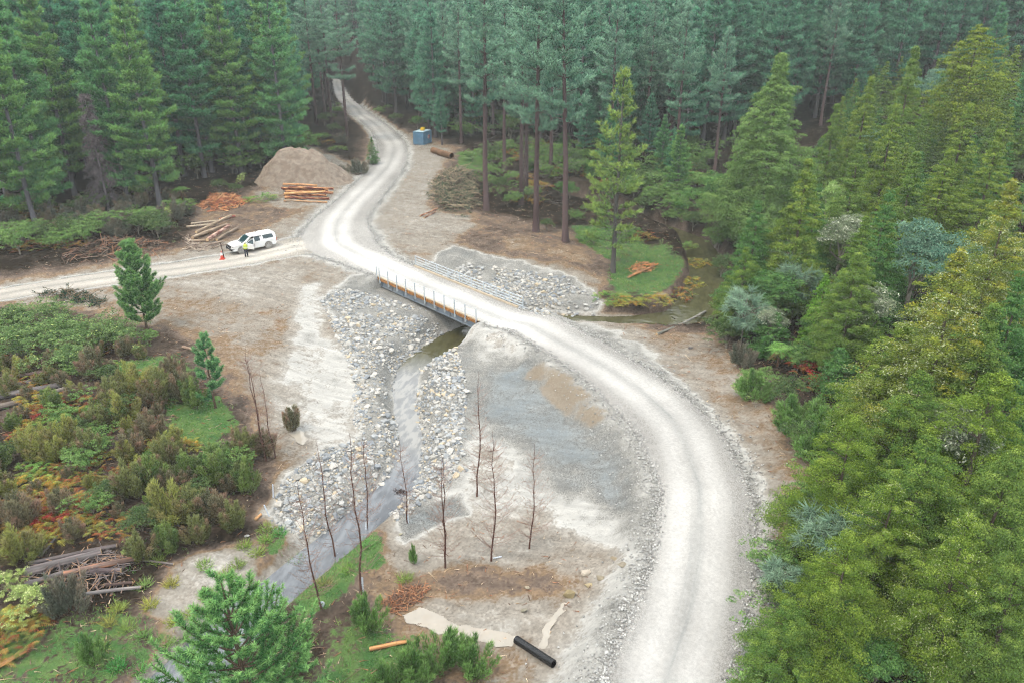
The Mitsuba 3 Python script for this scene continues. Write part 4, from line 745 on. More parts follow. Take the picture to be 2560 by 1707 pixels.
# smaller pines and brush between the stems of the pine forest
n_small = 0
for k in range(900):
    y = PR.uniform(92, 190); x = PR.uniform(-.68 * y, .5 * y)
    d = np.min(np.hypot(main_line[:, 0] - x, main_line[:, 1] - y)); ds = np.min(np.hypot(side_line[:, 0] - x, side_line[:, 1] - y)); dw = np.min(np.hypot(stream_line[:, 0] - x, stream_line[:, 1] - y))
    lf = left_of_road(x, y)
    if d < 6 or ds < 11 or dw < 4: continue
    if lf and x > -.275 * y: continue
    if lf and (y < 103 + .12 * max(0, x + 75) and x > -75 or x > -62 and y < 113 + .45 * (x + 62)): continue
    if not lf and (x < 4 and y < 150 or y < 108 or x > 26): continue
    if n_small >= 190: break
    n_small += 1
    if PR.uniform() < .5: put('small_pine', f'kind_far_pine_{PR.integers(3)}' if y > 135 else PP + str(PR.integers(4)), (x, y), PR.uniform(6, 13), 'smaller green pine growing between the tall stems of the pine forest', 'tree', 1.25, grp='smaller pines between the tall stems')
    else: put('forest_shrub', ('kind_bush_0', 'kind_bush_1', 'kind_broadleaf_0')[PR.integers(3)], (x, y), PR.uniform(2, 4.2), 'dark shrub on the floor of the pine forest between the stems', 'shrub', 1.3, grp='shrubs on the floor of the pine forest')
FLOOR = [(-5.48, 146.94), (5.48, 152.05), (23.64, 153.43), (36.11, 144.30), (30.05, 108.79), (23.50, 104.27), (15.04, 116.06), (6.41, 118.13), (3.37, 107.09), (-1.72, 114.20)]
_q = np.array(FLOOR)
for k in range(420):
    x, y = _q.min(0) + PR.uniform(size=2) * (_q.max(0) - _q.min(0))
    if in_poly(np.array([x]), np.array([y]), FLOOR)[0] < 0 or np.min(np.hypot(stream_line[:, 0] - x, stream_line[:, 1] - y)) < 4 or PR.uniform() < .45: continue
    kd = ('kind_bush_0', 'kind_bush_1', 'kind_bush_1', 'kind_green_fern', 'kind_low_conifer', 'kind_rust_fern')[PR.integers(6)]
    put('floor_shrub' if 'fern' not in kd else 'floor_fern', kd, (x, y), PR.uniform(.8, 1.3) if 'fern' in kd else PR.uniform(1.4, 3.2), f"{ {'kind_bush_0': 'dark bush', 'kind_bush_1': 'green bush', 'kind_green_fern': 'green fern', 'kind_low_conifer': 'small conifer', 'kind_rust_fern': 'rusty fern'}[kd] } on the floor of the open forest beyond the tall bare trunks", 'shrub' if 'fern' not in kd else 'fern', 1.3, grp=f"{kd[5:].replace('_', ' ')} on the floor beyond the bare trunks")
VERGE = [(-71.64, 101.10), (-55.72, 103.26), (-50.03, 111.44), (-42.07, 97.38), (-40.69, 88.35), (-49.20, 84.51), (-58.48, 80.12)]
_q = np.array(VERGE)
for k in range(150):
    x, y = _q.min(0) + PR.uniform(size=2) * (_q.max(0) - _q.min(0))
    if in_poly(np.array([x]), np.array([y]), VERGE)[0] < 0: continue
    kd = ('kind_bush_0', 'kind_bush_1', 'kind_grey_brush', 'kind_grey_brush', 'kind_rust_fern', 'kind_brush_2')[PR.integers(6)]
    put('verge_shrub' if 'fern' not in kd else 'verge_fern', kd, (x, y), PR.uniform(.8, 1.2) if 'fern' in kd else PR.uniform(1.3, 2.6), f"{ {'kind_bush_0': 'dark bush', 'kind_bush_1': 'green bush', 'kind_grey_brush': 'grey-green brush', 'kind_rust_fern': 'rusty fern', 'kind_brush_2': 'brown brush'}[kd] } in the undergrowth between the left track and the plantation trunks", 'shrub' if 'fern' not in kd else 'fern', 1.3, grp=f"{kd[5:].replace('_', ' ')} along the plantation verge")
# left side: shrubs, brambles, ferns, saplings
B = lambda k: f'kind_brush_{k}'
LEFT = [
    ('young_pine', 'kind_young_pine_a', (-32.56, 62.04), 8.2, 'bushy young pine beside the left gravel track', 'tree', 1.0),
    ('young_pine', 'kind_young_pine_b', (-22.14, 49.47), 6.0, 'small open young pine beside the bright grass patch', 'tree', .95),
    ('young_pine', 'kind_young_pine_c', (-10.81, 22.25), 9.6, 'bright green young pine in the foreground at the bottom edge by the stream', 'tree', 1.1),
    ('bramble', 'kind_bramble', (-40.08, 56.46), 1.8, 'bramble thicket nearest the left border below the track', 'bush', 1.15), ('bramble', 'kind_bramble', (-38.02, 57.93), 1.9, 'bramble thicket second from the left border', 'bush', 1.2),
    ('bramble', 'kind_bramble', (-35.16, 57.31), 1.8, 'bramble thicket left of the two middle ones', 'bush', 1.15), ('bramble', 'kind_bramble', (-33.40, 58.19), 1.6, 'bramble thicket left below the bushy young pine', 'bush', 1.05), ('bramble', 'kind_bramble', (-34.92, 54.08), 1.5, 'bramble thicket hanging over the old grey logs', 'bush', 1.1),
    ('bramble', 'kind_bramble', (-43.70, 61.37), 1.6, 'yellowish bramble mound at the left border right below the track', 'bush', 1.1), ('bramble', 'kind_bramble', (-41.27, 62.89), 1.4, 'bramble mound behind the thickets near the fallen pine bough', 'bush', 1.1),
    ('shrub', 'kind_bush_1', (-31.03, 58.68), 1.3, 'small green bush at the foot of the bushy young pine', 'shrub', 1.0), ('shrub', 'kind_bush_2', (-31.48, 57.33), 1.0, 'small yellow-leaved bush left of the foot of the young pine', 'shrub', 1.0),
    ('shrub', B(2), (-32.61, 52.81), 2.8, 'brown twiggy shrub, uppermost on the left, behind the brush thicket', 'shrub', 1.0), ('shrub', B(2), (-26.37, 52.93), 2.4, 'brown twiggy shrub left of the small open young pine', 'shrub', 1.0),
    ('shrub', B(0), (-29.32, 48.54), 2.6, 'olive brush shrub right of the old grey logs', 'shrub', 1.15), ('shrub', B(1), (-28.39, 50.68), 2.7, 'yellow-olive brush shrub in the middle of the upper thicket', 'shrub', 1.15), ('shrub', B(0), (-26.33, 49.65), 2.8, 'olive brush shrub right of the middle of the upper thicket', 'shrub', 1.1), ('shrub', B(2), (-24.79, 50.10), 2.6, 'purplish brown brush shrub at the right end of the upper thicket', 'shrub', 1.1), ('shrub', B(3), (-23.60, 49.35), 2.4, 'dark green brush shrub beside the bright grass', 'shrub', 1.0),
    ('shrub', B(1), (-27.78, 47.07), 2.3, 'pale olive brush shrub at the front of the upper thicket', 'shrub', 1.2), ('shrub', B(0), (-29.01, 46.08), 2.2, 'olive brush shrub above the rust-red ferns', 'shrub', 1.1), ('shrub', B(2), (-25.02, 45.22), 2.3, 'brownish brush shrub left of the bright grass', 'shrub', 1.1),
    ('shrub', B(1), (-31.36, 42.20), 2.3, 'yellow-olive brush shrub at the left border', 'shrub', 1.1), ('shrub', B(1), (-30.10, 43.46), 2.2, 'yellow-olive brush shrub below the rust-red ferns', 'shrub', 1.1), ('shrub', B(0), (-28.03, 42.47), 2.3, 'olive brush shrub behind the bright leafy bush', 'shrub', 1.1), ('shrub', B(2), (-25.42, 43.08), 2.2, 'brownish brush shrub in the middle of the left side', 'shrub', 1.1), ('shrub', B(0), (-22.69, 41.98), 2.2, 'olive brush shrub below the bright grass', 'shrub', 1.15), ('shrub', B(3), (-20.74, 40.84), 2.1, 'green brush shrub right below the bright grass', 'shrub', 1.15),
    ('shrub', 'kind_bush_1', (-27.27, 41.01), 1.9, 'bright leafy green bush among the brush on the left', 'shrub', 1.0), ('shrub', 'kind_bush_2', (-29.51, 49.24), .9, 'tiny bright yellow-green bush inside the upper thicket', 'shrub', .6),
    ('shrub', B(0), (-23.57, 39.05), 2.6, 'tall olive brush shrub left in the lower thicket', 'shrub', 1.1), ('shrub', B(3), (-22.70, 39.80), 2.3, 'green brush shrub behind the lower thicket', 'shrub', 1.1), ('shrub', B(1), (-20.60, 37.06), 2.6, 'yellow-tipped brush shrub in the middle of the lower thicket', 'shrub', 1.15), ('shrub', B(0), (-19.51, 37.30), 2.5, 'olive brush shrub right of the yellow-tipped one', 'shrub', 1.1), ('shrub', B(2), (-18.13, 37.34), 2.4, 'brown-tipped brush shrub towards the right of the lower thicket', 'shrub', 1.1), ('shrub', B(0), (-16.73, 36.83), 2.1, 'rightmost brush shrub of the lower thicket, near the stones', 'shrub', 1.0),
    ('shrub', B(3), (-18.84, 40.97), 2.5, 'green brush shrub at the right of the left side above the tree guards', 'shrub', 1.15), ('shrub', B(3), (-17.06, 40.46), 2.4, 'dark green brush shrub nearest to the stone slope', 'shrub', 1.1), ('shrub', B(0), (-18.44, 43.87), 2.4, 'olive brush shrub at the foot of the cut clay bank', 'shrub', 1.1), ('shrub', B(2), (-17.06, 44.47), 2.2, 'brown brush at the foot of the bare stems left of the clay ramp', 'shrub', 1.1),
    ('shrub', B(0), (-20.92, 34.09), 1.9, 'low olive brush shrub above the driftwood', 'shrub', 1.05), ('shrub', B(3), (-19.74, 34.75), 1.9, 'low dark brush shrub at the edge of the sand', 'shrub', 1.05), ('shrub', B(0), (-18.39, 35.39), 1.9, 'low brush shrub above the pale sand', 'shrub', 1.05),
    ('shrub', B(2), (-28.69, 35.84), 2.6, 'brown brush shrub cut by the left border', 'shrub', 1.2), ('shrub', B(1), (-27.29, 33.47), 2.2, 'olive brush shrub at the left border below the brown one', 'shrub', 1.15),
    ('shrub', 'kind_grey_brush', (-22.98, 30.11), 2.5, 'dark twiggy shrub on a short stem in front of the driftwood', 'shrub', .85), ('shrub', 'kind_green_brush', (-20.29, 27.09), 1.7, 'small feathery dark green shrub at the bottom left', 'shrub', .6),
    ('shrub', 'kind_bush_2', (-26.18, 30.92), 1.6, 'pale variegated bush at the left border', 'shrub', 1.0), ('shrub', 'kind_bush_2', (-24.91, 29.74), 1.7, 'pale variegated bush left of the dark twiggy shrub', 'shrub', 1.1), ('shrub', 'kind_bush_2', (-21.71, 34.37), .9, 'little pale bush at the tip of the driftwood', 'shrub', .8),
    ('shrub', 'kind_brush_2', (-15.97, 47.91), 2.1, 'twiggy brown-green shrub on the edge of the clay ramp', 'shrub', 1.0),
    ('shrub', 'kind_green_brush', (-7.45, 29.25), 2.0, 'dark green feathery shrub right of the foreground young pine', 'shrub', .85), ('shrub', 'kind_green_brush', (-3.30, 26.68), 2.0, 'largest feathery green bush at the bottom edge', 'shrub', 1.0), ('shrub', 'kind_green_brush', (-4.55, 26.00), 1.9, 'feathery bush left of the largest one at the bottom edge', 'shrub', 1.0), ('shrub', 'kind_green_brush', (-1.84, 26.24), 1.8, 'feathery bush right of the largest one at the bottom edge', 'shrub', 1.0), ('shrub', 'kind_green_brush', (-5.68, 25.31), 1.7, 'feathery bush nearest to the foreground young pine at the bottom edge', 'shrub', 1.0),
    ('shrub', 'kind_green_brush', (-5.60, 34.11), 1.2, 'single leaning olive shrub left of the forked sapling', 'shrub', .35),
    # verge of the plantation
    ('shrub', 'kind_bush_1', (-51.49, 117.49), 3.4, 'round bright bush at the plantation edge right of the thick pale trunk', 'shrub', 1.05), ('tree_fern', 'kind_tree_fern', (-46.65, 105.83), 2.6, 'yellow-green tree fern at the plantation edge below the round bush', 'fern', 1.0), ('tree_fern', 'kind_tree_fern', (-39.54, 147.23), 3.4, 'left one of two tree ferns behind the soil heap', 'fern', 1.1), ('tree_fern', 'kind_tree_fern', (-37.08, 148.00), 3.0, 'right one of two tree ferns behind the soil heap', 'fern', 1.0),
    ('shrub', 'kind_grey_brush', (-51.28, 91.23), 2.4, 'grey-green brush in front of the dead conifer', 'shrub', 1.4), ('shrub', 'kind_grey_brush', (-47.24, 88.82), 2.2, 'grey-green brush right of the one in front of the dead conifer', 'shrub', 1.4), ('shrub', 'kind_grey_brush', (-53.09, 88.58), 2.2, 'grey-green brush left of the one in front of the dead conifer', 'shrub', 1.4), ('shrub', 'kind_bush_1', (-54.80, 80.97), 3, 'bright green bush at the left border above the track', 'shrub', 1.2), ('shrub', 'kind_bush_0', (-54.18, 84.97), 2.2, 'dark bush at the foot of the leftmost clear trunk', 'shrub', 1.2),
    ('shrub', 'kind_grey_brush', (-43.24, 95.35), 3, 'tall grey brush at the edge left of the bark heap', 'shrub', .8), ('shrub', 'kind_broadleaf_2', (-50.81, 104.81), 4, 'slender pale leafy shrub between two trunks at the plantation edge', 'shrub', .6), ('shrub', 'kind_bush_0', (-43.74, 89.56), 1.8, 'dark bush below the thick pale trunk', 'shrub', 1.2), ('shrub', 'kind_bush_2', (-43.92, 93.85), 2, 'pale sprig shrub right below the thick pale trunk', 'shrub', .6),
    ('shrub', 'kind_bush_0', (-43.16, 111.03), 1.8, 'brown-green bush between the pale pair and the bark heap', 'shrub', 1.3), ('shrub', 'kind_green_fern', (-35.81, 106.90), 1.6, 'dark green flax-like clump at the foot of the soil heap', 'shrub', 1.0), ('shrub', 'kind_bush_2', (-41.50, 115.70), 1.8, 'yellow-green sprig left of the soil heap', 'shrub', .7), ('shrub', 'kind_bush_0', (-39.95, 109.83), 1.4, 'low dark bush at the left foot of the soil heap', 'shrub', 1.2),
    ('shrub', 'kind_cone_2', (-24.11, 132.88), 4.6, 'dark upright shrub on the inside of the road bend', 'shrub', 1.2), ('shrub', 'kind_grey_brush', (-24.85, 124.58), 2.6, 'grey brush right of the red log stack', 'shrub', 1.2), ('shrub', 'kind_grey_brush', (-26.89, 122.15), 1.8, 'grey brush above the right end of the red log stack', 'shrub', 1.0),
    ('shrub', 'kind_bush_1', (-7.01, 136.13), 1.8, 'bright green bush at the open end of the steel pipe', 'shrub', 1.2), ('shrub', 'kind_bush_1', (-0.67, 105.16), 2.2, 'green bush between the two red-brown trunks', 'shrub', 1.1), ('shrub', 'kind_bush_0', (-1.67, 112.08), 2.4, 'dark bush behind the cut branches', 'shrub', 1.2), ('shrub', 'kind_bush_0', (4.35, 93.68), 1.4, 'low dark bush right of the scarred trunk', 'shrub', 1.2), ('shrub', 'kind_bush_1', (9.88, 88.36), 1.8, 'green bush on the grass left of the loose pine', 'shrub', 1.4), ('shrub', 'kind_bush_1', (8.97, 99.76), 1.6, 'green bush by the upper pool', 'shrub', 1.3), ('shrub', 'kind_bush_1', (14.91, 92.16), 1.6, 'green bush on the grass right of the loose pine', 'shrub', 1.3), ('shrub', 'kind_bush_0', (24.27, 83.37), 2.4, 'dark bush overhanging the pool from its right bank', 'shrub', 1.2), ('shrub', 'kind_bush_1', (26.35, 92.96), 2.6, 'green bush on the far bank of the pool', 'shrub', 1.3), ('shrub', 'kind_bush_0', (24.74, 101.07), 2.4, 'dark bush at the bend of the pool behind the grass', 'shrub', 1.4), ('shrub', 'kind_bush_1', (21.96, 105.39), 2.2, 'green bush left of the bend of the pool', 'shrub', 1.3), ('shrub', 'kind_bush_0', (19.25, 108.87), 2.2, 'dark bush beyond the grass behind the loose pine', 'shrub', 1.4), ('shrub', 'kind_bush_1', (-4.43, 117.18), 1.8, 'green bush left of the first red-brown trunk', 'shrub', 1.1),
]
for name, kd, xy, h, lab, cat, wide in LEFT: put(name, kd, xy, h, lab, cat, wide)
SCRUB = [(-49.10, 65.08), (-40.71, 61.51), (-32.31, 58.23), (-25.87, 54.76), (-21.05, 46.69), (-18.01, 44.18), (-16.32, 40.03), (-17.40, 37.46), (-20.26, 35.52), (-23.14, 34.67), (-27.12, 33.41), (-29.17, 32.05)]
_q = np.array(SCRUB); n_s = 0
for gy in np.arange(_q[:, 1].min(), _q[:, 1].max(), 1.7):
    for gx in np.arange(_q[:, 0].min(), _q[:, 0].max(), 1.7):
        x, y = gx + PR.uniform(-.8, .8), gy + PR.uniform(-.8, .8)
        if in_poly(np.array([x]), np.array([y]), SCRUB)[0] < .3 or GRASS_AT([[y, x]])[0] > .55: continue
        kd = PR.choice(['kind_brush_0', 'kind_brush_1', 'kind_brush_2', 'kind_brush_3', 'kind_bush_1', 'kind_bush_0', 'kind_yellow_fern', 'kind_rust_fern', 'kind_green_fern'], p=[.20, .20, .20, .08, .08, .06, .06, .08, .04]); n_s += 1
        if 'fern' in kd: put('low_fern', kd, (x, y), PR.uniform(.7, 1.0), f"low {kd.split('_')[1]} fern clump filling a gap in the scrub on the left", 'fern', 1.0, grp=f"low {kd.split('_')[1]} ferns between the shrubs on the left")
        else: put('low_shrub', kd, (x, y), PR.uniform(1.0, 1.9), {'kind_brush_0': 'low olive feathery shrub', 'kind_brush_1': 'low yellowish feathery shrub', 'kind_brush_2': 'low brown feathery shrub', 'kind_brush_3': 'low green feathery shrub', 'kind_bush_1': 'low bright leafy bush', 'kind_bush_0': 'low dark leafy bush'}[kd] + ' filling the scrub on the left between the taller ones', 'shrub', 1.2, grp=kd[5:].replace('_', ' ') + ' filling the scrub on the left')
for xy, kd, lab in (((-33.29, 47.87), 'kind_red_fern', 'dark red fern clump left of the upper brush thicket'), ((-31.85, 48.38), 'kind_rust_fern', 'rust-red fern clump beside the dark red clump on the left'), ((-35.17, 48.99), 'kind_yellow_fern', 'yellowing fern clump below the old grey logs'), ((-30.41, 39.39), 'kind_yellow_fern', 'bright yellow fern clump at the left border'), ((-28.96, 38.92), 'kind_yellow_fern', 'yellow and rust fern clump right of the bright yellow one'), ((-27.32, 38.15), 'kind_rust_fern', 'rust fern clump left of the lower thicket, upper one'), ((-27.34, 36.67), 'kind_red_fern', 'red-brown fern clump above the driftwood'), ((-25.97, 37.52), 'kind_rust_fern', 'rust fern clump nearest the lower thicket'), ((-27.70, 35.38), 'kind_yellow_fern', 'olive and yellow fern clump left above the driftwood'), ((-25.52, 35.56), 'kind_yellow_fern', 'yellow fern clump right above the driftwood'), ((-30.57, 41.16), 'kind_green_fern', 'green fern clump left of the bright leafy bush'), ((-25.10, 28.22), 'kind_rust_fern', 'rust fern clump at the left border near the bottom'), ((-25.14, 29.04), 'kind_yellow_fern', 'yellow fern clump below the variegated bushes')):
    put('fern', kd, xy, 1.1, lab, 'fern')
for xy, kd, lab in (((20.53, 81.27), 'kind_yellow_fern', 'straw-coloured clump on the pool edge at the right of the grass'), ((17.95, 77.18), 'kind_rust_fern', 'rusty clump on the pool edge below the grass'), ((15.11, 73.38), 'kind_yellow_fern', 'straw-coloured clump on the steep edge below the grass'), ((11.86, 72.85), 'kind_yellow_fern', 'straw-coloured clump at the stony end of the grass bank'), ((10.18, 73.81), 'kind_green_fern', 'green clump between the stone slope and the grass bank'), ((22.80, 88.08), 'kind_yellow_fern', 'straw-coloured clump at the upper right rim of the grass'), ((21.66, 92.05), 'kind_green_fern', 'green clump at the upper rim of the grass'), ((16.56, 93.24), 'kind_rust_fern', 'rusty clump at the rear of the grass behind the loose pine'), ((-35.24, 150.30), 'kind_rust_fern', 'rusty fern clump between the soil heap and the lone verge pine'), ((-32.56, 143.57), 'kind_green_fern', 'green fern clump at the right foot of the soil heap'), ((-38.02, 157.06), 'kind_green_fern', 'green fern clump behind the right foot of the soil heap')):
    put('fern', kd, xy, 1.2, lab, 'fern')
for xy, kd, h, lab in (((-36.63, 158.80), 'kind_bush_0', 2.2, 'dark bush left of the lone verge pine'), ((-33.31, 150.01), 'kind_grey_brush', 2.0, 'grey brush at the foot of the lone verge pine'), ((-41.09, 170.74), 'kind_bush_0', 2.4, 'dark bush in the shade behind the soil heap'), ((-42.75, 189.83), 'kind_bush_1', 2.0, 'green bush on the left verge of the far road'), ((-26.69, 176.61), 'kind_bush_0', 2.0, 'dark bush on the right verge of the far road'), ((-31.33, 190.78), 'kind_bush_1', 1.8, 'green bush on the right verge of the far road')):
    put('shrub', kd, xy, h, lab, 'shrub', 1.3)
put('fern', 'kind_green_fern', (-32.75, 54.21), 1.0, 'green fern clump at the foot of the upper thicket', 'fern')
SAP = [((-10.08, 30.75), (-13.66, 41.83), 'kind_sapling_0', 'leafless sapling with a white band at its foot, nearest to the water'), ((-8.16, 31.89), (-11.97, 47.59), 'kind_sapling_1', 'leafless sapling in a pale guard, second from the foreground on the grass'), ((-10.52, 35.71), (-13.76, 46.86), 'kind_sapling_1', 'leafless sapling beside the water, left of the pair'), ((-9.08, 38.17), (-11.43, 48.14), 'kind_sapling_0', 'leafless sapling in a pale guard at the water, right of the pair'), ((-6.38, 37.69), (-8.63, 48.86), 'kind_sapling_0', 'small leafless sapling with a dark clump caught in its twigs'),
       ((-3.79, 33.73), (-5.95, 46.23), 'kind_forked_sapling', 'forked leafless sapling with two stems from one base'), ((-2.26, 40.12), (-3.86, 56.70), 'kind_sapling_1', 'slim leafless sapling furthest up the gravel'), ((-1.19, 34.18), (-1.85, 47.89), 'kind_sapling_0', 'straight leafless sapling between the forked one and the rightmost one'), ((0.98, 34.96), (1.29, 45.73), 'kind_sapling_0', 'rightmost leafless sapling on the pale silt'), ((-16.81, 43.84), (-22.34, 58.68), 'kind_forked_sapling', 'tall leafless stems rising from brown brush left of the clay ramp'), ((-16.40, 44.45), (-19.23, 55.88), 'kind_sapling_1', 'shorter leafless stem beside the tall ones left of the clay ramp')]
SAPH = (8.1, 10.0, 8.2, 7.2, 6.2, 8.2, 9.0, 8.8, 7.3, 8.5, 6.7)
for (b, a, kd, lab), h in zip(SAP, SAPH): put('bare_sapling', kd, b, h, lab, 'sapling')

# ---------------------------------------------------------------- built things: helpers
def surf(key, rgb, rough=.6, metal=0.0, var=.18, freq=3.0, spec=.4, dirt=None):
    """a plain material with uneven tone and, if given, dirt towards another colour in patches."""
    def fn(p, n, uv):
        a = mikit.fbm(p.x * freq, p.y * freq, p.z * freq, 3); c = mi.Color3f(tuple(.72 * q for q in rgb)) * (1 - var + 2 * var * a)
        if dirt is not None: c = mikit.mix(c, tuple(.72 * q for q in dirt[0]), dirt[1] * mikit.smoothstep(.42, .72, mikit.fbm(p.x * freq * .7 + 9, p.y * freq * .7, p.z * freq * .7, 3)))
        return c
    return mat(key, {'type': 'principled', 'base_color': mikit.proc(fn), 'roughness': rough, 'metallic': metal, 'specular': spec})
surf('mat_steel', (.26, .31, .36), .45, .35, .12, 2.0, dirt=((.33, .31, .28), .4)); surf('mat_galv', (.58, .64, .68), .45, .25, .08); surf('mat_timber', (.44, .21, .075), .8, 0, .38, 5.0); surf('mat_pale_timber', (.55, .46, .34), .85, 0, .2, 4.0); surf('mat_concrete', (.30, .30, .29), .9)
surf('mat_white', (.92, .93, .93), .28, 0, .04, 1.2, .5, dirt=((.62, .57, .50), .40)); surf('mat_glass_dark', (.016, .045, .055), .08, 0, .1, 2.0, .6); surf('mat_black', (.022, .023, .026), .5, 0, .2); surf('mat_tyre', (.34, .325, .30), .9, 0, .2, 6.0); surf('mat_rim', (.52, .52, .51), .5, .3, .1); surf('mat_red', (.62, .06, .03), .5, 0, .1)
surf('mat_container', (.115, .255, .40), .55, 0, .10, 1.5, dirt=((.17, .24, .30), .35)); surf('mat_container_roof', (.42, .55, .60), .6, 0, .1); surf('mat_yellow', (.78, .50, .02), .45, 0, .06); surf('mat_emblem_red', (.58, .07, .09), .5, 0, .05); surf('mat_emblem_white', (.72, .72, .70), .5, 0, .05)
surf('mat_rust', (.215, .120, .062), .8, .1, .35, 1.6, dirt=((.115, .062, .036), .7)); surf('mat_black_plastic', (.012, .013, .015), .32, 0, .1, 2.0, .5); surf('mat_heap', (.30, .25, .205), 1.0, 0, .34, 2.4, .1, dirt=((.20, .15, .115), .7)); surf('mat_guard', (.72, .78, .86), .5, 0, .06)
surf('mat_skin', (.42, .25, .18), .6); surf('mat_trousers', (.030, .033, .045), .9); surf('mat_vest', (.62, .74, .10), .7, 0, .06); surf('mat_shirt', (.60, .63, .64), .8, 0, .08); surf('mat_helmet', (.80, .80, .79), .35, 0, .03); surf('mat_boot', (.05, .035, .025), .8)
def put_part(key, mesh, bsdf, smooth=False, M=None, **kw): scene[key] = mikit.ply(mesh, bsdf, smooth=smooth, **({'to_world': M} if M is not None else {}), **kw)
def tag(key, label, category, grp=None):
    labels[key] = {'label': label, 'category': category}
    if grp: labels[key]['group'] = grp
def box(c, s, rz=0.0):
    m = trimesh.creation.box(extents=s); m.apply_transform(trimesh.transformations.rotation_matrix(rz, [0, 0, 1])); m.apply_translation(c); return m
def rod(a, b, r, n=8):
    a, b = np.asarray(a, float), np.asarray(b, float); return trimesh.creation.cylinder(r, segment=(a, b), sections=n)
def cat(*ms): return trimesh.util.concatenate([m for q in ms for m in (q if isinstance(q, (list, tuple)) else [q])])
def bevel(size, r=.03, c=(0, 0, 0)):
    s = np.asarray(size) / 2 - r; g = trimesh.creation.icosphere(1, r)
    m = trimesh.convex.convex_hull(np.vstack([g.vertices + s * np.array(k) for k in np.ndindex(2, 2, 2) for k in [np.array(k) * 2 - 1]])); m.apply_translation(c); return m

# ---------------------------------------------------------------- the bridge
_bm = np.eye(4); _bm[:2, 0], _bm[:2, 1], _bm[:2, 3] = BR_U, BR_N, BR_A
BM = T(_bm); BL = BR_LEN
def bpart(name, mesh, bsdf, smooth=False): put_part('bridge__' + numbered('bridge part ' + name).replace('bridge part ', ''), mesh, bsdf, smooth, BM)
tag('bridge', 'single-lane steel girder bridge with timber deck ends and pale railings over the stony stream', 'bridge')
for n in (-2.22, -.74, .74, 2.22):
    bpart('girder', cat(box((BL / 2, n, -.66), (BL - .1, .022, .56)), box((BL / 2, n, -.355), (BL - .1, .26, .03)), box((BL / 2, n, -.955), (BL - .1, .28, .03))), 'mat_steel')
for k in range(9): bpart('web_stiffener', box((.6 + k * (BL - 1.2) / 8, -2.29, -.655), (.02, .11, .556)), 'mat_steel')
for layer, (z, hgt, pitch, w) in enumerate(((-.255, .165, .30, .20), (-.085, .165, .27, .215))):
    for k in range(int((BL - .2) / pitch)): bpart('deck_plank', box((.2 + k * pitch, -.06, z), (w, 4.78 + .04 * PR.uniform(-1, 1), hgt)), 'mat_timber')
bpart('kerb', box((BL / 2, -2.38, .055), (BL, .13, .11)), 'mat_pale_timber'); bpart('kerb', box((BL / 2, 2.41, .03), (BL, .16, .26)), 'mat_pale_timber')
for k in range(12):
    u = [.12, .62][k] if k < 2 else .62 + (k - 1) * (BL - .9) / 10
    bpart('railing_post', cat(box((u, -2.53, .30), (.075, .085, 1.78)), box((u, -2.46, -.42), (.12, .06, .25))), 'mat_galv')
for z in (.45, .78, 1.10): bpart('railing', rod((.1, -2.50, z), (BL - .1, -2.50, z), .014, 6), 'mat_galv')
for k in range(10):
    u = .05 + k * (BL + .5) / 9
    bpart('railing_post', box((u, 2.55, .42), (.075, .075, 1.55)), 'mat_galv')
for z in (.32, .60, .88, 1.18): bpart('railing', rod((.0, 2.50, z), (BL + .6, 2.50, z), .045, 8), 'mat_galv')
bpart('abutment', bevel((.7, 5.2, 1.5), .04, (-.15, 0, -1.12)), 'mat_concrete'); bpart('abutment', bevel((.7, 5.2, 1.5), .04, (BL + .15, 0, -1.12)), 'mat_concrete')

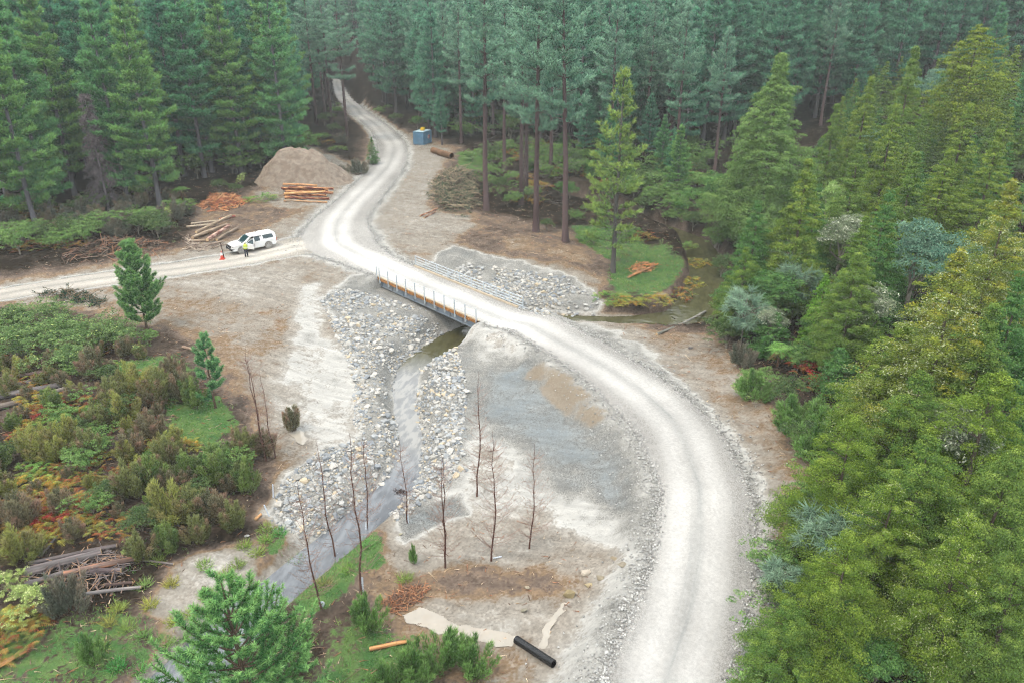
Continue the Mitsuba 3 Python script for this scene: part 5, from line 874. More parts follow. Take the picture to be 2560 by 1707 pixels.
# ---------------------------------------------------------------- white utility vehicle
CS, MF = manifold3d.CrossSection, manifold3d.Manifold
def ccw(poly):
    q = np.asarray(poly, float); a = np.sum(q[:, 0] * np.roll(q[:, 1], -1) - np.roll(q[:, 0], -1) * q[:, 1]); return CS([q if a > 0 else q[::-1].copy()])
def side_extrude(poly, w):                      # polygon in x, z -> solid across y
    return MF.extrude(ccw(poly), w).translate((0, 0, -w / 2)).rotate((90, 0, 0))
def front_extrude(poly, l):                     # polygon in y, z -> solid along x
    return MF.extrude(ccw(poly), l).translate((0, 0, -l / 2)).rotate((90, 0, 90))
def top_extrude(poly, h): return MF.extrude(ccw(poly), h)
def ute():
    root = 'utility_vehicle'; tag(root, 'white double-cab utility vehicle with canopy, front door open, parked on the left gravel track', 'vehicle')
    fx, fy = (-31.03, 82.70); rx, ry = (-28.68, 84.64)
    ang = math.atan2(fy - ry, fx - rx); M = T().translate([(fx + rx) / 2 - .28 * math.sin(ang) * -1, (fy + ry) / 2 + .75, .075]).rotate([0, 0, 1], math.degrees(ang))
    P = lambda n, m, b, s=35: put_part(f'{root}__{n}', m, b, s, M)
    prof = [(-2.60, .52), (-2.62, 1.0), (-2.55, 1.72), (-2.35, 1.83), (-.75, 1.84), (-.72, 1.78), (.25, 1.76), (.62, 1.66), (1.22, 1.16), (1.9, 1.10), (2.42, 1.0), (2.62, .86), (2.66, .55), (2.5, .40), (-2.4, .40)]
    tum = [(-.93, .38), (-.94, 1.02), (-.90, 1.12), (-.72, 1.76), (-.60, 1.86), (.60, 1.86), (.72, 1.76), (.90, 1.12), (.94, 1.02), (.93, .38)]
    plan = [(-2.64, -.82), (-2.5, -.93), (2.1, -.93), (2.5, -.80), (2.68, -.50), (2.68, .50), (2.5, .80), (2.1, .93), (-2.5, .93), (-2.64, .82)]
    solid = side_extrude(prof, 2.2) ^ front_extrude(tum, 6) ^ top_extrude(plan, 2.2)
    wheels = [(1.62, s) for s in (1, -1)] + [(-1.58, s) for s in (1, -1)]
    arch = lambda x, s, r, d: MF.cylinder(d, r, r, 28).rotate((90, 0, 0)).translate((x, s * .70 + d / 2, .40))
    body = solid
    for x, s in wheels: body = body - arch(x, s, .475, .62)
    door = [(.05, .50), (.05, 1.70), (.30, 1.68), (1.02, 1.14), (1.10, .95), (1.06, .52)]
    cavity = side_extrude([(-.9, .62), (-.9, 1.68), (.35, 1.66), (1.05, 1.10), (1.05, .62)], 1.56)
    body = body - cavity - (side_extrude(door, 4) ^ MF.cube((6, 2, 3)).translate((-3, .5, 0)))
    win = lambda poly, s: (solid.scale((1, 1.009, 1)) ^ side_extrude(poly, 4) ^ MF.cube((6, 1, 3)).translate((-3, .55 if s > 0 else -1.55, 0))) - solid.scale((1, .985, 1))
    P('body', body, 'mat_white')
    rear_side = [(-.02, 1.12), (-.02, 1.62), (-.62, 1.62), (-.70, 1.12)]; can_side = [(-1.10, 1.22), (-1.02, 1.66), (-2.15, 1.66), (-2.32, 1.24)]; front_side = [(.08, 1.12), (.08, 1.64), (.30, 1.62), (.92, 1.14)]
    P('window', win(rear_side, 1), 'mat_glass_dark', False); P('window_001', win(can_side, 1), 'mat_glass_dark', False); P('window_002', win(rear_side, -1), 'mat_glass_dark', False); P('window_003', win(can_side, -1), 'mat_glass_dark', False); P('window_004', win(front_side, -1), 'mat_glass_dark', False)
    P('windscreen', (solid.translate((.012, 0, .012)) ^ side_extrude([(.60, 1.22), (.40, 1.80), (1.4, 1.80), (1.4, 1.14), (1.16, 1.19)], 1.36)) - solid.translate((-.02, 0, -.02)), 'mat_glass_dark', False)
    P('rear_window', (solid.translate((-.012, 0, 0)) ^ side_extrude([(-2.8, 1.20), (-2.8, 1.62), (-2.4, 1.62), (-2.4, 1.20)], 1.25)) - solid.translate((.02, 0, 0)), 'mat_glass_dark', False)
    P('canopy_seam', box((-.735, 0, 1.845), (.03, 1.25, .02)), 'mat_black', False)
    P('grille', cat(bevel((.07, 1.0, .26), .02, (2.63, 0, .86)), bevel((.10, 1.5, .22), .03, (2.66, 0, .56))), 'mat_black')
    P('bull_bar', cat(rod((2.80, -.72, .62), (2.80, .72, .62), .045), rod((2.80, -.45, .98), (2.80, .45, .98), .035), [rod((2.80, y, .45), (2.80, y * .9, .98), .035) for y in (-.5, .5)], [rod((2.80, s * .72, .62), (2.45, s * .93, .66), .04) for s in (1, -1)]), 'mat_black')
    for k, s in enumerate((1, -1)):
        P('headlight' + ('' if k == 0 else '_001'), bevel((.20, .30, .17), .03, (2.50, s * .66, .90)), 'mat_rim'); P('tail_light' + ('' if k == 0 else '_001'), bevel((.07, .13, .36), .02, (-2.60, s * .82, .92)), 'mat_red')
        P('side_step' + ('' if k == 0 else '_001'), rod((-1.0, s * .98, .40), (1.02, s * .98, .40), .045), 'mat_rim')
    for k, (x, s) in enumerate(wheels):
        n = 'wheel' + ('' if k == 0 else f'_{k:03d}'); c = np.array([x, s * .80, .40])
        tyre = trimesh.creation.annulus(.285, .405, .26, sections=36); tyre.apply_transform(trimesh.transformations.rotation_matrix(math.pi / 2, [1, 0, 0])); tyre.apply_translation(c)
        rim = trimesh.creation.cylinder(.285, .14, sections=28); rim.apply_transform(trimesh.transformations.rotation_matrix(math.pi / 2, [1, 0, 0])); rim.apply_translation(c + [0, s * .02, 0])
        spk = [box((0, 0, .165), (.07, .03, .20)) for _ in range(6)]
        for q, m in enumerate(spk): m.apply_transform(trimesh.transformations.rotation_matrix(q * math.pi / 3, [0, 1, 0])); m.apply_translation(c + [0, s * .115, 0])
        P(n + '__tyre', tyre, 'mat_tyre'); P(n + '__rim', cat(rim), 'mat_tyre'); P(n + '__spokes', cat(spk), 'mat_rim', False)
    # front left door swung open
    dr_ = (solid ^ side_extrude(door, 4) ^ MF.cube((6, 2, 3)).translate((-3, .66, 0))) - solid.scale((1, .91, 1)); hinge = (1.06, .92, 0)
    swing = lambda m: m.translate((-hinge[0], -hinge[1], 0)).rotate((0, 0, -58)).translate(hinge)
    hole = side_extrude(front_side, 4)
    P('open_door', swing(dr_ - hole), 'mat_white'); P('open_door__window', swing((solid ^ hole ^ MF.cube((6, 2, 3)).translate((-3, .6, 0))) - solid.scale((1, .97, 1))), 'mat_glass_dark', False)
    P('seat', cat(bevel((.55, .5, .16), .05, (.05, .38, .78)), bevel((.16, .5, .66), .05, (-.25, .38, 1.12)), bevel((.55, .5, .16), .05, (.05, -.38, .78)), bevel((.16, .5, .66), .05, (-.25, -.38, 1.12))), 'mat_black')
    P('dashboard', bevel((.3, 1.4, .25), .05, (.92, 0, .98)), 'mat_black')
    for k, s in enumerate((1, -1)):
        if s < 0: P('mirror', bevel((.10, .22, .18), .04, (.95, s * 1.02, 1.18)), 'mat_white')
ute()

# ---------------------------------------------------------------- the person at the open door
def limb(parts, refine=.022, smooth_it=8):
    sol = None
    for a, ra, b, rb in parts:
        s1 = MF.sphere(ra, 14).translate(tuple(a)); s2 = MF.sphere(rb, 14).translate(tuple(b)); h = MF.batch_hull([s1, s2]); sol = h if sol is None else sol + h
    m = sol.refine_to_length(refine).to_mesh(); t = trimesh.Trimesh(m.vert_properties[:, :3], m.tri_verts); trimesh.smoothing.filter_taubin(t, iterations=smooth_it); return t
def person():
    root = 'person'; tag(root, 'person in white helmet, yellow vest and dark trousers standing at the open vehicle door', 'person')
    x, y = (-29.84, 81.60); M = T().translate([x, y, .075]).rotate([0, 0, 1], 118)      # local +x is forward
    P = lambda n, m, b, s=True: put_part(f'{root}__{n}', m, b, s, M)
    hp, kn, an = [(.0, s * .09, .92) for s in (1, -1)], [(.03, s * .11, .50) for s in (1, -1)], [(-.02, s * .12, .09) for s in (1, -1)]
    sh = [(.0, s * .19, 1.42) for s in (1, -1)]; el = [(.02, .27, 1.14), (.10, -.25, 1.16)]; wr = [(.20, .25, .98), (.30, -.10, 1.12)]
    bones = [((0, 0, .96), .145, (0, 0, 1.16), .135), ((0, 0, 1.16), .135, (0, 0, 1.36), .15), ((0, .15, 1.41), .075, (0, -.15, 1.41), .075), ((0, 0, 1.40), .07, (.01, 0, 1.54), .055), ((.015, 0, 1.60), .085, (.01, 0, 1.67), .095), ((.10, 0, 1.615), .02, (.085, 0, 1.66), .015)]
    for k in range(2): bones += [(hp[k], .10, kn[k], .068), (kn[k], .066, an[k], .045), (an[k], .05, (.12, an[k][1], .04), .04), (sh[k], .062, el[k], .047), (el[k], .046, wr[k], .032)]
    for k in range(2):
        w = np.array(wr[k]); d = unit(w - np.array(el[k])); side = unit(np.cross(d, [0, 0, 1.0])); up = np.cross(side, d); palm = w + d * .085
        bones += [(w, .030, palm, .034)]
        for q, (o, L) in enumerate(((-.030, .060), (-.010, .075), (.010, .070), (.029, .052))):
            b0 = palm + side * o; b1 = b0 + d * L * .55 - up * .012; b2 = b1 + d * L * .40 - up * .035; bones += [(b0, .0105, b1, .0095), (b1, .0095, b2, .008)]
        sg = 1 if k == 0 else -1; t0 = w + d * .03 + side * .025 * sg; bones += [(t0, .013, t0 + d * .04 + side * .03 * sg, .011), (t0 + d * .04 + side * .03 * sg, .011, t0 + d * .07 + side * .03 * sg - up * .01, .009)]
    P('body', limb(bones, .02, 5), 'mat_skin')
    tr = [((0, .06, .97), .165, (0, -.06, .97), .165)]
    for k in range(2): tr += [(hp[k], .122, kn[k], .088), (kn[k], .088, (an[k][0], an[k][1], .13), .072)]
    P('trousers', limb(tr, .03), 'mat_trousers')
    P('boots', cat([limb([((-.05, an[k][1], .07), .062, (.15, an[k][1], .05), .05), ((-.03, an[k][1], .07), .06, (-.02, an[k][1], .20), .062)], .03) for k in range(2)]), 'mat_boot')
    sl = [((0, .15, 1.40), .10, (0, -.15, 1.40), .10)]
    for k in range(2): sl += [(sh[k], .088, el[k], .066), (el[k], .066, tuple(np.array(el[k]) * .25 + np.array(wr[k]) * .75), .052)]
    P('shirt', limb(sl, .03), 'mat_shirt')
    P('vest', limb([((0, .05, 1.00), .175, (0, -.05, 1.00), .175), ((0, .05, 1.0), .172, (0, .07, 1.36), .17), ((0, -.05, 1.0), .172, (0, -.07, 1.36), .17), ((0, .10, 1.42), .085, (0, -.10, 1.42), .085)], .03), 'mat_vest')
    band = trimesh.creation.annulus(.176, .196, .05, sections=32); band.apply_scale([1, 1.28, 1]); band.apply_translation([0, 0, 1.12]); P('vest__reflective_band', band, 'mat_helmet')
    hel = trimesh.creation.icosphere(3, .128); v = hel.vertices; v[:, 2] *= .95; v[:, 0] *= 1.12; v[v[:, 2] < 0, 2] *= .12; hel.apply_translation([.01, 0, 1.695])
    brim = trimesh.creation.cylinder(.15, .012, sections=28); brim.apply_translation([.045, 0, 1.692]); P('helmet', cat(hel, brim), 'mat_helmet', 40)
    eyes = cat([trimesh.creation.icosphere(1, .011).apply_translation([.093, s * .034, 1.648]) for s in (1, -1)]); P('eyes', eyes, 'mat_black')
    P('mouth', bevel((.012, .045, .010), .004, (.094, 0, 1.575)), 'mat_emblem_red'); P('ears', cat([limb([((.01, s * .095, 1.62), .016, (.0, s * .098, 1.655), .018)], .012) for s in (1, -1)]), 'mat_skin')
person()
# traffic cone and stake
def cone():
    x, y = (-32.32, 80.83); M = T().translate([x, y, .06])
    tag('traffic_cone', 'orange traffic cone with a white collar on the left gravel track', 'cone')
    prof = np.array([[.0, .0], [.26, 0], [.26, .05], [.20, .05], [.19, .06], [.045, .95], [.03, .97], [.0, .97]])
    put_part('traffic_cone__base', trimesh.creation.box(extents=(.52, .52, .06)).apply_translation([0, 0, .03]), 'mat_red', False, M)
    put_part('traffic_cone__shell', trimesh.creation.revolve(prof, sections=28), 'mat_red', 40, M)
    put_part('traffic_cone__collar', trimesh.creation.revolve(np.array([[.128, .46], [.135, .46], [.085, .78], [.078, .78]]), sections=28), 'mat_helmet', 40, M)
    x, y = (-32.28, 81.29); g = Geo(); g.tube([[0, 0, -.1], [-.06, 0, .9], [-.14, 0, 1.75]], [.055, .05, .045], (.07, .045, .04), 6); scene['marker_stake'] = g.ply('mat_bark', to_world=T().translate([x, y, 0.04])); tag('marker_stake', 'dark wooden stake standing behind the orange traffic cone', 'stake')
cone()

# ---------------------------------------------------------------- blue container with yellow case
def container():
    root = 'shipping_container'; tag(root, 'small blue shipping container with a red and white emblem beside the far road', 'container')
    a, b = np.array((-19.25, 150.74)), np.array((-17.02, 149.68)); c = np.array((-16.07, 155.23)); d = (b - a) / np.linalg.norm(b - a); ang = math.atan2(d[1], d[0]) + .04
    W, L, Hh = 2.25, 3.4, 2.45; M = T().translate([a[0], a[1], H(*((a + b) / 2)) + .05]).rotate([0, 0, 1], math.degrees(ang))
    P = lambda n, m, q='mat_container': put_part(f'{root}__{n}', m, q, False, M)
    P('frame', cat([box((x, y, Hh / 2), (.12, .12, Hh)) for x in (.06, W - .06) for y in (.06, L - .06)], [box((W / 2, y, z), (W - .24, .10, .11)) for y in (.05, L - .05) for z in (.06, Hh - .06)], [box((x, L / 2, z), (.10, L - .24, .11)) for x in (.05, W - .05) for z in (.06, Hh - .06)]))
    for k in range(2):
        x0 = .12 + k * (W - .24) / 2; n = 'door' + ('' if k == 0 else '_001'); w = (W - .24) / 2
        P(n, cat(box((x0 + w / 2, .07, Hh / 2), (w - .015, .04, Hh - .24)), [box((x0 + w / 2, .045, z), (w - .08, .02, .10)) for z in np.linspace(.38, Hh - .38, 6)]))
        for q in range(2): P(f'{n}__locking_bar' + ('' if q == 0 else '_001'), cat(rod((x0 + w * (.3 + .4 * q), .015, .12), (x0 + w * (.3 + .4 * q), .015, Hh - .12), .022), box((x0 + w * (.3 + .4 * q), .005, 1.05), (.16, .02, .04))))
    for k, x in enumerate((W - .05, .05)):
        P('side_panel' + ('' if k == 0 else '_001'), cat(box((x, L / 2, Hh / 2), (.03, L - .24, Hh - .22)), [box((x + (.02 if k == 0 else -.02), .25 + j * .145, Hh / 2), (.035, .075, Hh - .26)) for j in range(21)]))
    P('end_panel', box((W / 2, L - .06, Hh / 2), (W - .24, .03, Hh - .22))); P('roof', cat(box((W / 2, L / 2, Hh - .03), (W - .2, L - .2, .03)), [box((W / 2, .3 + j * .28, Hh - .012), (W - .3, .12, .012)) for j in range(11)]), 'mat_container_roof')
    for n, s, q in (('emblem_half', 1, 'mat_emblem_red'), ('emblem_half_001', -1, 'mat_emblem_white')):
        th = np.linspace(-math.pi / 2, math.pi / 2, 20); pts = np.c_[s * .42 * np.cos(th), .42 * np.sin(th)]; import shapely.geometry as sg
        m = trimesh.creation.extrude_polygon(sg.Polygon(pts), .012, engine='earcut'); m.apply_transform(np.array([[0, 0, 1, W + .008], [1, 0, 0, L * .62], [0, 1, 0, 1.32], [0, 0, 0, 1]], float)); P(n, m, q)
    put_part('yellow_case__body', bevel((.62, .85, .34), .06, (W * .52, L * .52, Hh + .22)), 'mat_yellow', 40, M); put_part('yellow_case__lid', bevel((.66, .5, .20), .06, (W * .52, L * .58, Hh + .48)), 'mat_yellow', 40, M)
    put_part('yellow_case__handle', cat(rod((W * .42, L * .40, Hh + .35), (W * .42, L * .40, Hh + .55), .03), rod((W * .62, L * .40, Hh + .35), (W * .62, L * .40, Hh + .55), .03), rod((W * .42, L * .40, Hh + .55), (W * .62, L * .40, Hh + .55), .03)), 'mat_yellow', 40, M)
    put_part('yellow_case__foot', box((W * .52, L * .52, Hh + .02), (.7, .95, .05)), 'mat_pale_timber', False, M); tag('yellow_case', 'yellow machine case lying on the roof of the blue container', 'case')
container()
def pipe_between(key, a, b, r_out, r_in, bsdf, corr=0.0, pitch=.1):
    a, b = np.asarray(a, float), np.asarray(b, float); L = np.linalg.norm(b - a)
    zs = np.arange(0, L + 1e-6, pitch / 4 if corr else L / 6); rr = r_out + corr * np.sign(np.sin(zs / pitch * 2 * np.pi + .3)) if corr else np.full(len(zs), r_out)
    prof = np.vstack([np.c_[rr, zs], [[r_in, zs[-1]], [r_in, 0]], [[rr[0], 0]]])
    m = trimesh.creation.revolve(prof, sections=40); m.apply_transform(trimesh.geometry.align_vectors([0, 0, 1], (b - a) / L)); m.apply_translation(a)
    put_part(key, m, bsdf, 30)
(x0, y0), (x1, y1) = (-14.58, 142.23), (-10.71, 136.54)
pipe_between('steel_pipe', (x0, y0, H(x0, y0) + .52), (x1, y1, H(x1, y1) + .52), .55, .52, 'mat_rust'); tag('steel_pipe', 'rusty brown steel pipe lying on the clay near the blue container', 'pipe')
(x0, y0), (x1, y1) = (0.21, 27.86), (1.96, 25.98)
pipe_between('culvert_pipe', (x0, y0, H(x0, y0) + .24), (x1, y1, H(x1, y1) + .22), .185, .165, 'mat_black_plastic', .012, .075); tag('culvert_pipe', 'black corrugated culvert pipe lying on the mud at the bottom', 'pipe')

# ---------------------------------------------------------------- soil heap, logs, driftwood, boulders
def heap():
    n = 90; gx, gy = np.meshgrid(np.linspace(-1.25, 1.25, n), np.linspace(-1.2, 1.2, n)); cx, cy = (-33.56, 119.63); x, y = cx - .7 + gx * 7.6, cy + gy * 6.6
    P = np.c_[x.ravel(), y.ravel(), 0 * x.ravel()]; wob = (meshkit.fbm(P * .22, 3, 61) - .5).reshape(x.shape)
    d = np.hypot(gx * (1 - .18 * np.sign(gx) * 1), gy) + .45 * wob
    h = 5.5 * (.62 * np.clip(1 - d, 0, 1) + .38 * np.sin(np.clip(1 - d, 0, 1) * 1.57)) * (1 - .10 * np.clip(gx, 0, 1)) + 1.5 * np.exp(-((gx - .55) ** 2 + (gy + .25) ** 2) / .09) * (d < 1); h = h - .5 * np.clip(.22 - (1 - d), 0, .22) + 1.0 * (meshkit.fbm(P * .9, 5, 62) - .5).reshape(x.shape) * (d < 1.02)
    z = H(x.ravel(), y.ravel()) + h.ravel() - .12; i = (np.arange(n - 1)[:, None] * n + np.arange(n - 1)[None]).ravel()
    scene['soil_heap'] = mikit.ply(trimesh.Trimesh(np.c_[x.ravel(), y.ravel(), z], np.vstack([np.c_[i, i + 1, i + n + 1], np.c_[i, i + n + 1, i + n]]), process=False), 'mat_heap', smooth=True); tag('soil_heap', 'big heap of loose brown soil at the forest edge behind the red log stack', 'heap')
heap()
LR = np.random.default_rng(5)
def log(key_name, a, b, r, bark, wood=(.50, .36, .21), label=None, cat_='log', bend=.02, taper=.85, sides=10, strip=0.0, stripc=(.55, .30, .13), grp=None):
    """a felled stem: uneven bark, optionally stripped patches, pale cut ends."""
    a, b = np.asarray(a, float), np.asarray(b, float); L = np.linalg.norm(b - a); n = max(4, int(L / .5)); s = np.linspace(0, 1, n)
    p = a + (b - a) * s[:, None]; perp = unit(np.cross(b - a, [0, 0, 1.0])); p = p + perp * (bend * L * np.sin(s * 3.1 + LR.uniform(0, 2)) * LR.choice([-1, 1]))[:, None]
    g = Geo(); g.tube(p, r * (1 - (1 - taper) * s) * LR.uniform(.94, 1.06, n), bark, sides); v, c = g.v[0], np.array(np.broadcast_to(g.c[0], g.v[0].shape)); c = .75 * c * LR.uniform(.7, 1.3, (len(c), 1))
    if strip: k = LR.uniform(size=len(c)) < strip; c[k] = np.asarray(stripc) * LR.uniform(.7, 1.2, (k.sum(), 1))
    g.c[0] = c
    for e, o in ((p[0], p[0] - p[1]), (p[-1], p[-1] - p[-2])):
        rr = (r if o @ (p[0] - p[1]) > 0 and e is p[0] else r * taper) * .97; m = trimesh.creation.cylinder(rr, .012, sections=sides); m.apply_transform(trimesh.geometry.align_vectors([0, 0, 1], unit(o))); m.apply_translation(e + unit(o) * .006); g.add(m.vertices, m.faces, wood)
    key = numbered(key_name); scene[key] = g.ply('mat_bark', smooth=False); tag(key, label, cat_, grp); return key
def on(v, lift=0.0): return np.array([v[0], v[1], H(v[0], v[1]) + lift])
def logs(rows):
    for a, b, la, lb, r, bark, strip, stripc, lab in rows: log('log', on(a, la), on(b, lb), r, bark, label=lab, strip=strip, stripc=stripc)
RB, OR, TN, GY_ = (.19, .070, .055), (.52, .27, .13), (.34, .26, .19), (.17, .155, .155)
logs([
    ((-32.41, 106.30), (-26.17, 106.00), .15, .15, .15, TN, .3, OR, 'lowest front log of the red stack beside the soil heap'), ((-32.59, 107.69), (-26.23, 107.68), .22, .20, .20, RB, .35, OR, 'second front log of the red stack'), ((-33.34, 109.94), (-26.97, 109.07), .22, .22, .20, RB, .25, OR, 'dark red log in the bottom layer of the red stack'),
    ((-33.58, 111.52), (-26.68, 110.69), .22, .22, .21, RB, .3, OR, 'red log in the middle of the bottom layer of the red stack'), ((-34.28, 112.71), (-27.34, 112.23), .20, .22, .20, RB, .4, OR, 'rear bottom log of the red stack'), ((-32.77, 108.12), (-27.26, 109.87), .58, .56, .18, (.62, .34, .14), .3, (.70, .46, .24), 'bright peeled orange log lying across the red stack'),
    ((-33.00, 109.87), (-26.10, 109.72), .60, .56, .19, RB, .45, OR, 'half-peeled red log in the second layer of the red stack'), ((-34.16, 111.76), (-27.75, 111.18), .60, .58, .19, RB, .3, OR, 'red-brown log at the back of the second layer of the red stack'), ((-34.14, 112.67), (-28.90, 111.97), .95, .95, .17, (.52, .32, .18), .4, OR, 'pale topmost log of the red stack'), ((-32.82, 110.85), (-26.19, 110.74), .95, .92, .18, RB, .35, OR, 'topmost red log of the red stack'),
    ((-37.96, 87.34), (-36.10, 93.29), .30, .25, .20, TN, .1, (.45, .36, .27), 'long tan log at the bottom front of the pale log pile behind the vehicle'), ((-38.23, 88.72), (-36.31, 96.38), .62, .55, .19, TN, .15, (.48, .40, .30), 'long tan log lying on top of the pale log pile behind the vehicle'), ((-40.50, 91.86), (-37.32, 93.59), .35, .3, .13, (.42, .35, .27), .2, (.5, .42, .32), 'thin pale upper log of the pile behind the vehicle'), ((-40.43, 93.11), (-37.57, 95.10), .3, .3, .12, (.42, .35, .27), .2, (.5, .42, .32), 'thin pale rearmost log of the pile behind the vehicle'),
    ((-35.57, 85.75), (-35.45, 92.12), .55, .55, .24, (.24, .13, .11), .3, (.58, .40, .32), 'reddish log with a pale peeled patch on the pile behind the vehicle'), ((-34.96, 86.89), (-34.36, 92.12), .25, .25, .18, (.26, .21, .17), .1, TN, 'grey-brown log at the right end of the pile behind the vehicle'), ((-38.22, 86.27), (-35.96, 86.81), .22, .22, .17, TN, .1, TN, 'short log at the left foot of the pile behind the vehicle'), ((-36.12, 84.47), (-34.06, 86.55), .18, .18, .15, (.28, .22, .18), .1, TN, 'log lying in front of the pile behind the vehicle'), ((-37.80, 95.79), (-36.44, 97.60), .2, .2, .16, (.30, .10, .08), .2, OR, 'dark red short log behind the pale log pile'),
    ((-39.41, 50.16), (-34.86, 52.68), .30, .28, .23, GY_, .15, (.26, .24, .24), 'upper old grey log below the bramble thicket at the left'), ((-38.62, 48.88), (-33.86, 51.68), .28, .28, .25, GY_, .15, (.28, .26, .26), 'middle old grey log below the bramble thicket at the left'), ((-37.71, 47.87), (-33.61, 50.60), .25, .25, .22, (.20, .17, .15), .15, (.28, .25, .23), 'lower old grey-brown log below the bramble thicket at the left'), ((-38.69, 51.72), (-35.92, 52.78), .5, .5, .16, (.16, .11, .10), .1, GY_, 'thin dark old log on top of the grey logs at the left'),
    ((13.02, 62.96), (20.08, 72.48), .12, .40, .14, (.24, .24, .215), .1, (.40, .38, .34), 'grey fallen trunk lying across the pool'),
    ((-35.60, 123.20), (-35.42, 131.09), .7, 1.2, .16, (.42, .36, .28), .2, TN, 'pale broken log sticking out of the soil heap'), ((-35.17, 130.99), (-33.20, 133.16), .9, .9, .13, (.16, .12, .10), .1, TN, 'dark root lying on the soil heap'),
    ((-26.49, 32.28), (-23.32, 34.22), .30, .30, .24, GY_, .2, (.24, .20, .20), 'thick grey driftwood trunk at the back of the driftwood pile'), ((-26.72, 33.12), (-22.65, 34.65), .28, .25, .13, (.15, .13, .13), .1, GY_, 'long thin grey branch along the back of the driftwood pile'), ((-24.43, 32.33), (-21.41, 34.00), .32, .25, .19, (.20, .14, .12), .25, (.42, .20, .12), 'driftwood trunk with an orange-brown flank in the driftwood pile'), ((-21.39, 33.95), (-19.09, 33.74), .15, .12, .07, (.20, .17, .16), .1, GY_, 'thin branch sticking out of the driftwood onto the sand'), ((-23.14, 31.14), (-20.19, 32.00), .15, .15, .11, (.24, .22, .22), .2, (.30, .27, .26), 'thin grey log at the front of the driftwood by the grass'), ((-23.17, 32.68), (-21.66, 32.98), .25, .25, .17, (.12, .095, .10), .1, GY_, 'short dark chunk in the middle of the driftwood pile'), ((-26.11, 31.57), (-24.55, 32.57), .25, .25, .16, GY_, .1, GY_, 'grey driftwood log behind the dark twiggy shrub'), ((-26.53, 33.63), (-26.15, 35.05), .2, .3, .09, GY_, .1, GY_, 'leaning grey stick at the upper left of the driftwood pile'), ((-22.17, 32.01), (-20.81, 32.34), .1, .1, .09, (.14, .10, .09), .1, GY_, 'small dark stick below the driftwood trunk'),
    ((-24.65, 26.40), (-23.94, 27.62), .2, .2, .14, (.20, .11, .07), .5, (.60, .32, .15), 'split orange log at the bottom left border'), ((-7.06, 27.92), (-5.24, 28.18), .14, .14, .12, (.36, .17, .08), .5, (.55, .30, .14), 'short orange log on the grass left of the muddy puddle'), ((-15.72, 37.73), (-15.53, 38.25), .1, .1, .09, (.62, .36, .18), .3, OR, 'short bright orange billet on the bank below the tree guards'), ((-16.79, 28.29), (-15.77, 29.42), .1, .14, .06, GY_, .1, GY_, 'grey stick reaching into the stream at the bottom'), ((-17.24, 26.74), (-15.70, 28.62), .05, .08, .05, (.22, .20, .22), .1, GY_, 'thin grey branch lying in the stream at the bottom'),
    ((13.00, 79.53), (16.36, 83.63), .15, .2, .14, (.30, .17, .11), .4, (.60, .30, .14), 'broken orange-brown trunk lying on the grass by the pool'), ((-27.96, 58.38), (-25.79, 57.43), .15, .15, .14, (.22, .15, .12), .2, TN, 'old log at the edge of the brown soil behind the small open pine'), ((-12.14, 98.05), (-10.24, 102.42), .2, .2, .11, (.30, .14, .10), .3, (.62, .40, .26), 'upper log of the small bundle by the cut branches'), ((-11.51, 97.48), (-10.40, 100.93), .12, .12, .10, (.26, .13, .10), .3, (.62, .40, .26), 'lower log of the small bundle by the cut branches'),
])
def debris(key, label, cat_, outline, n, cols, Lr, rr, hump=.5, leafy=None, flat=.35):
    """a heap of sticks, bark or slash: many pieces thrown over one another, one thing."""
    q = np.asarray(outline); c = q.mean(0); g = Geo(); k = 0
    while k < n:
        t = LR.uniform(size=2); p = q.min(0) + t * (q.max(0) - q.min(0))
        s = in_poly(np.array([p[0]]), np.array([p[1]]), outline)[0]
        if s < 0: continue
        top = hump * min(1, s / 1.5); z = H(*p) + top * LR.uniform(.2, 1) + .03; a = LR.uniform(0, 6.283); L = LR.uniform(*Lr); d = np.array([math.cos(a), math.sin(a), LR.normal(0, flat)]); p = np.r_[p, z]
        col = np.asarray(cols[LR.integers(len(cols))]) * LR.uniform(.7, 1.3); r = LR.uniform(*rr)
        g.tube([p - d * L / 2, p + [0, 0, .04 * L], p + d * L / 2], [r, r * .9, r * .6], col, 4); k += 1
        if leafy is not None and k % 2 == 0: m = 10; spikes(g, LR, p + d * LR.uniform(-.5, .5, (m, 1)) * L + LR.normal(0, .08, (m, 3)), np.tile(d, (m, 1)), 4, .32, .05, .7, leafy)
    scene[key] = g.ply('mat_bark'); tag(key, label, cat_)
debris('bark_heap', 'heap of orange-red bark and split wood left of the red log stack', 'heap', [(-43.14, 102.53), (-43.79, 108.44), (-40.25, 109.13), (-37.11, 105.54), (-37.86, 101.86), (-40.42, 100.72)], 420, ((.36, .13, .07), (.50, .22, .10), (.22, .09, .06), (.56, .34, .18)), (.4, 1.5), (.03, .08), .9)
debris('slash_heap', 'heap of cut branches with green needles right of the steel pipe', 'heap', [(-12.47, 112.86), (-11.81, 124.18), (-8.62, 130.14), (-5.34, 122.34), (-4.37, 105.52), (-6.72, 98.73), (-10.58, 102.92)], 520, ((.20, .16, .12), (.30, .24, .17), (.13, .11, .09), (.42, .34, .24)), (.8, 3.0), (.018, .045), 1.1, (.040, .075, .038))
debris('twig_heap', 'tangle of red-brown twigs and bark between the grass and the muddy puddle', 'heap', [(-7.11, 31.03), (-5.87, 32.27), (-4.54, 32.08), (-5.00, 30.92), (-6.08, 30.30)], 260, ((.26, .12, .07), (.36, .20, .12), (.14, .09, .07)), (.3, 1.0), (.012, .03), .45)
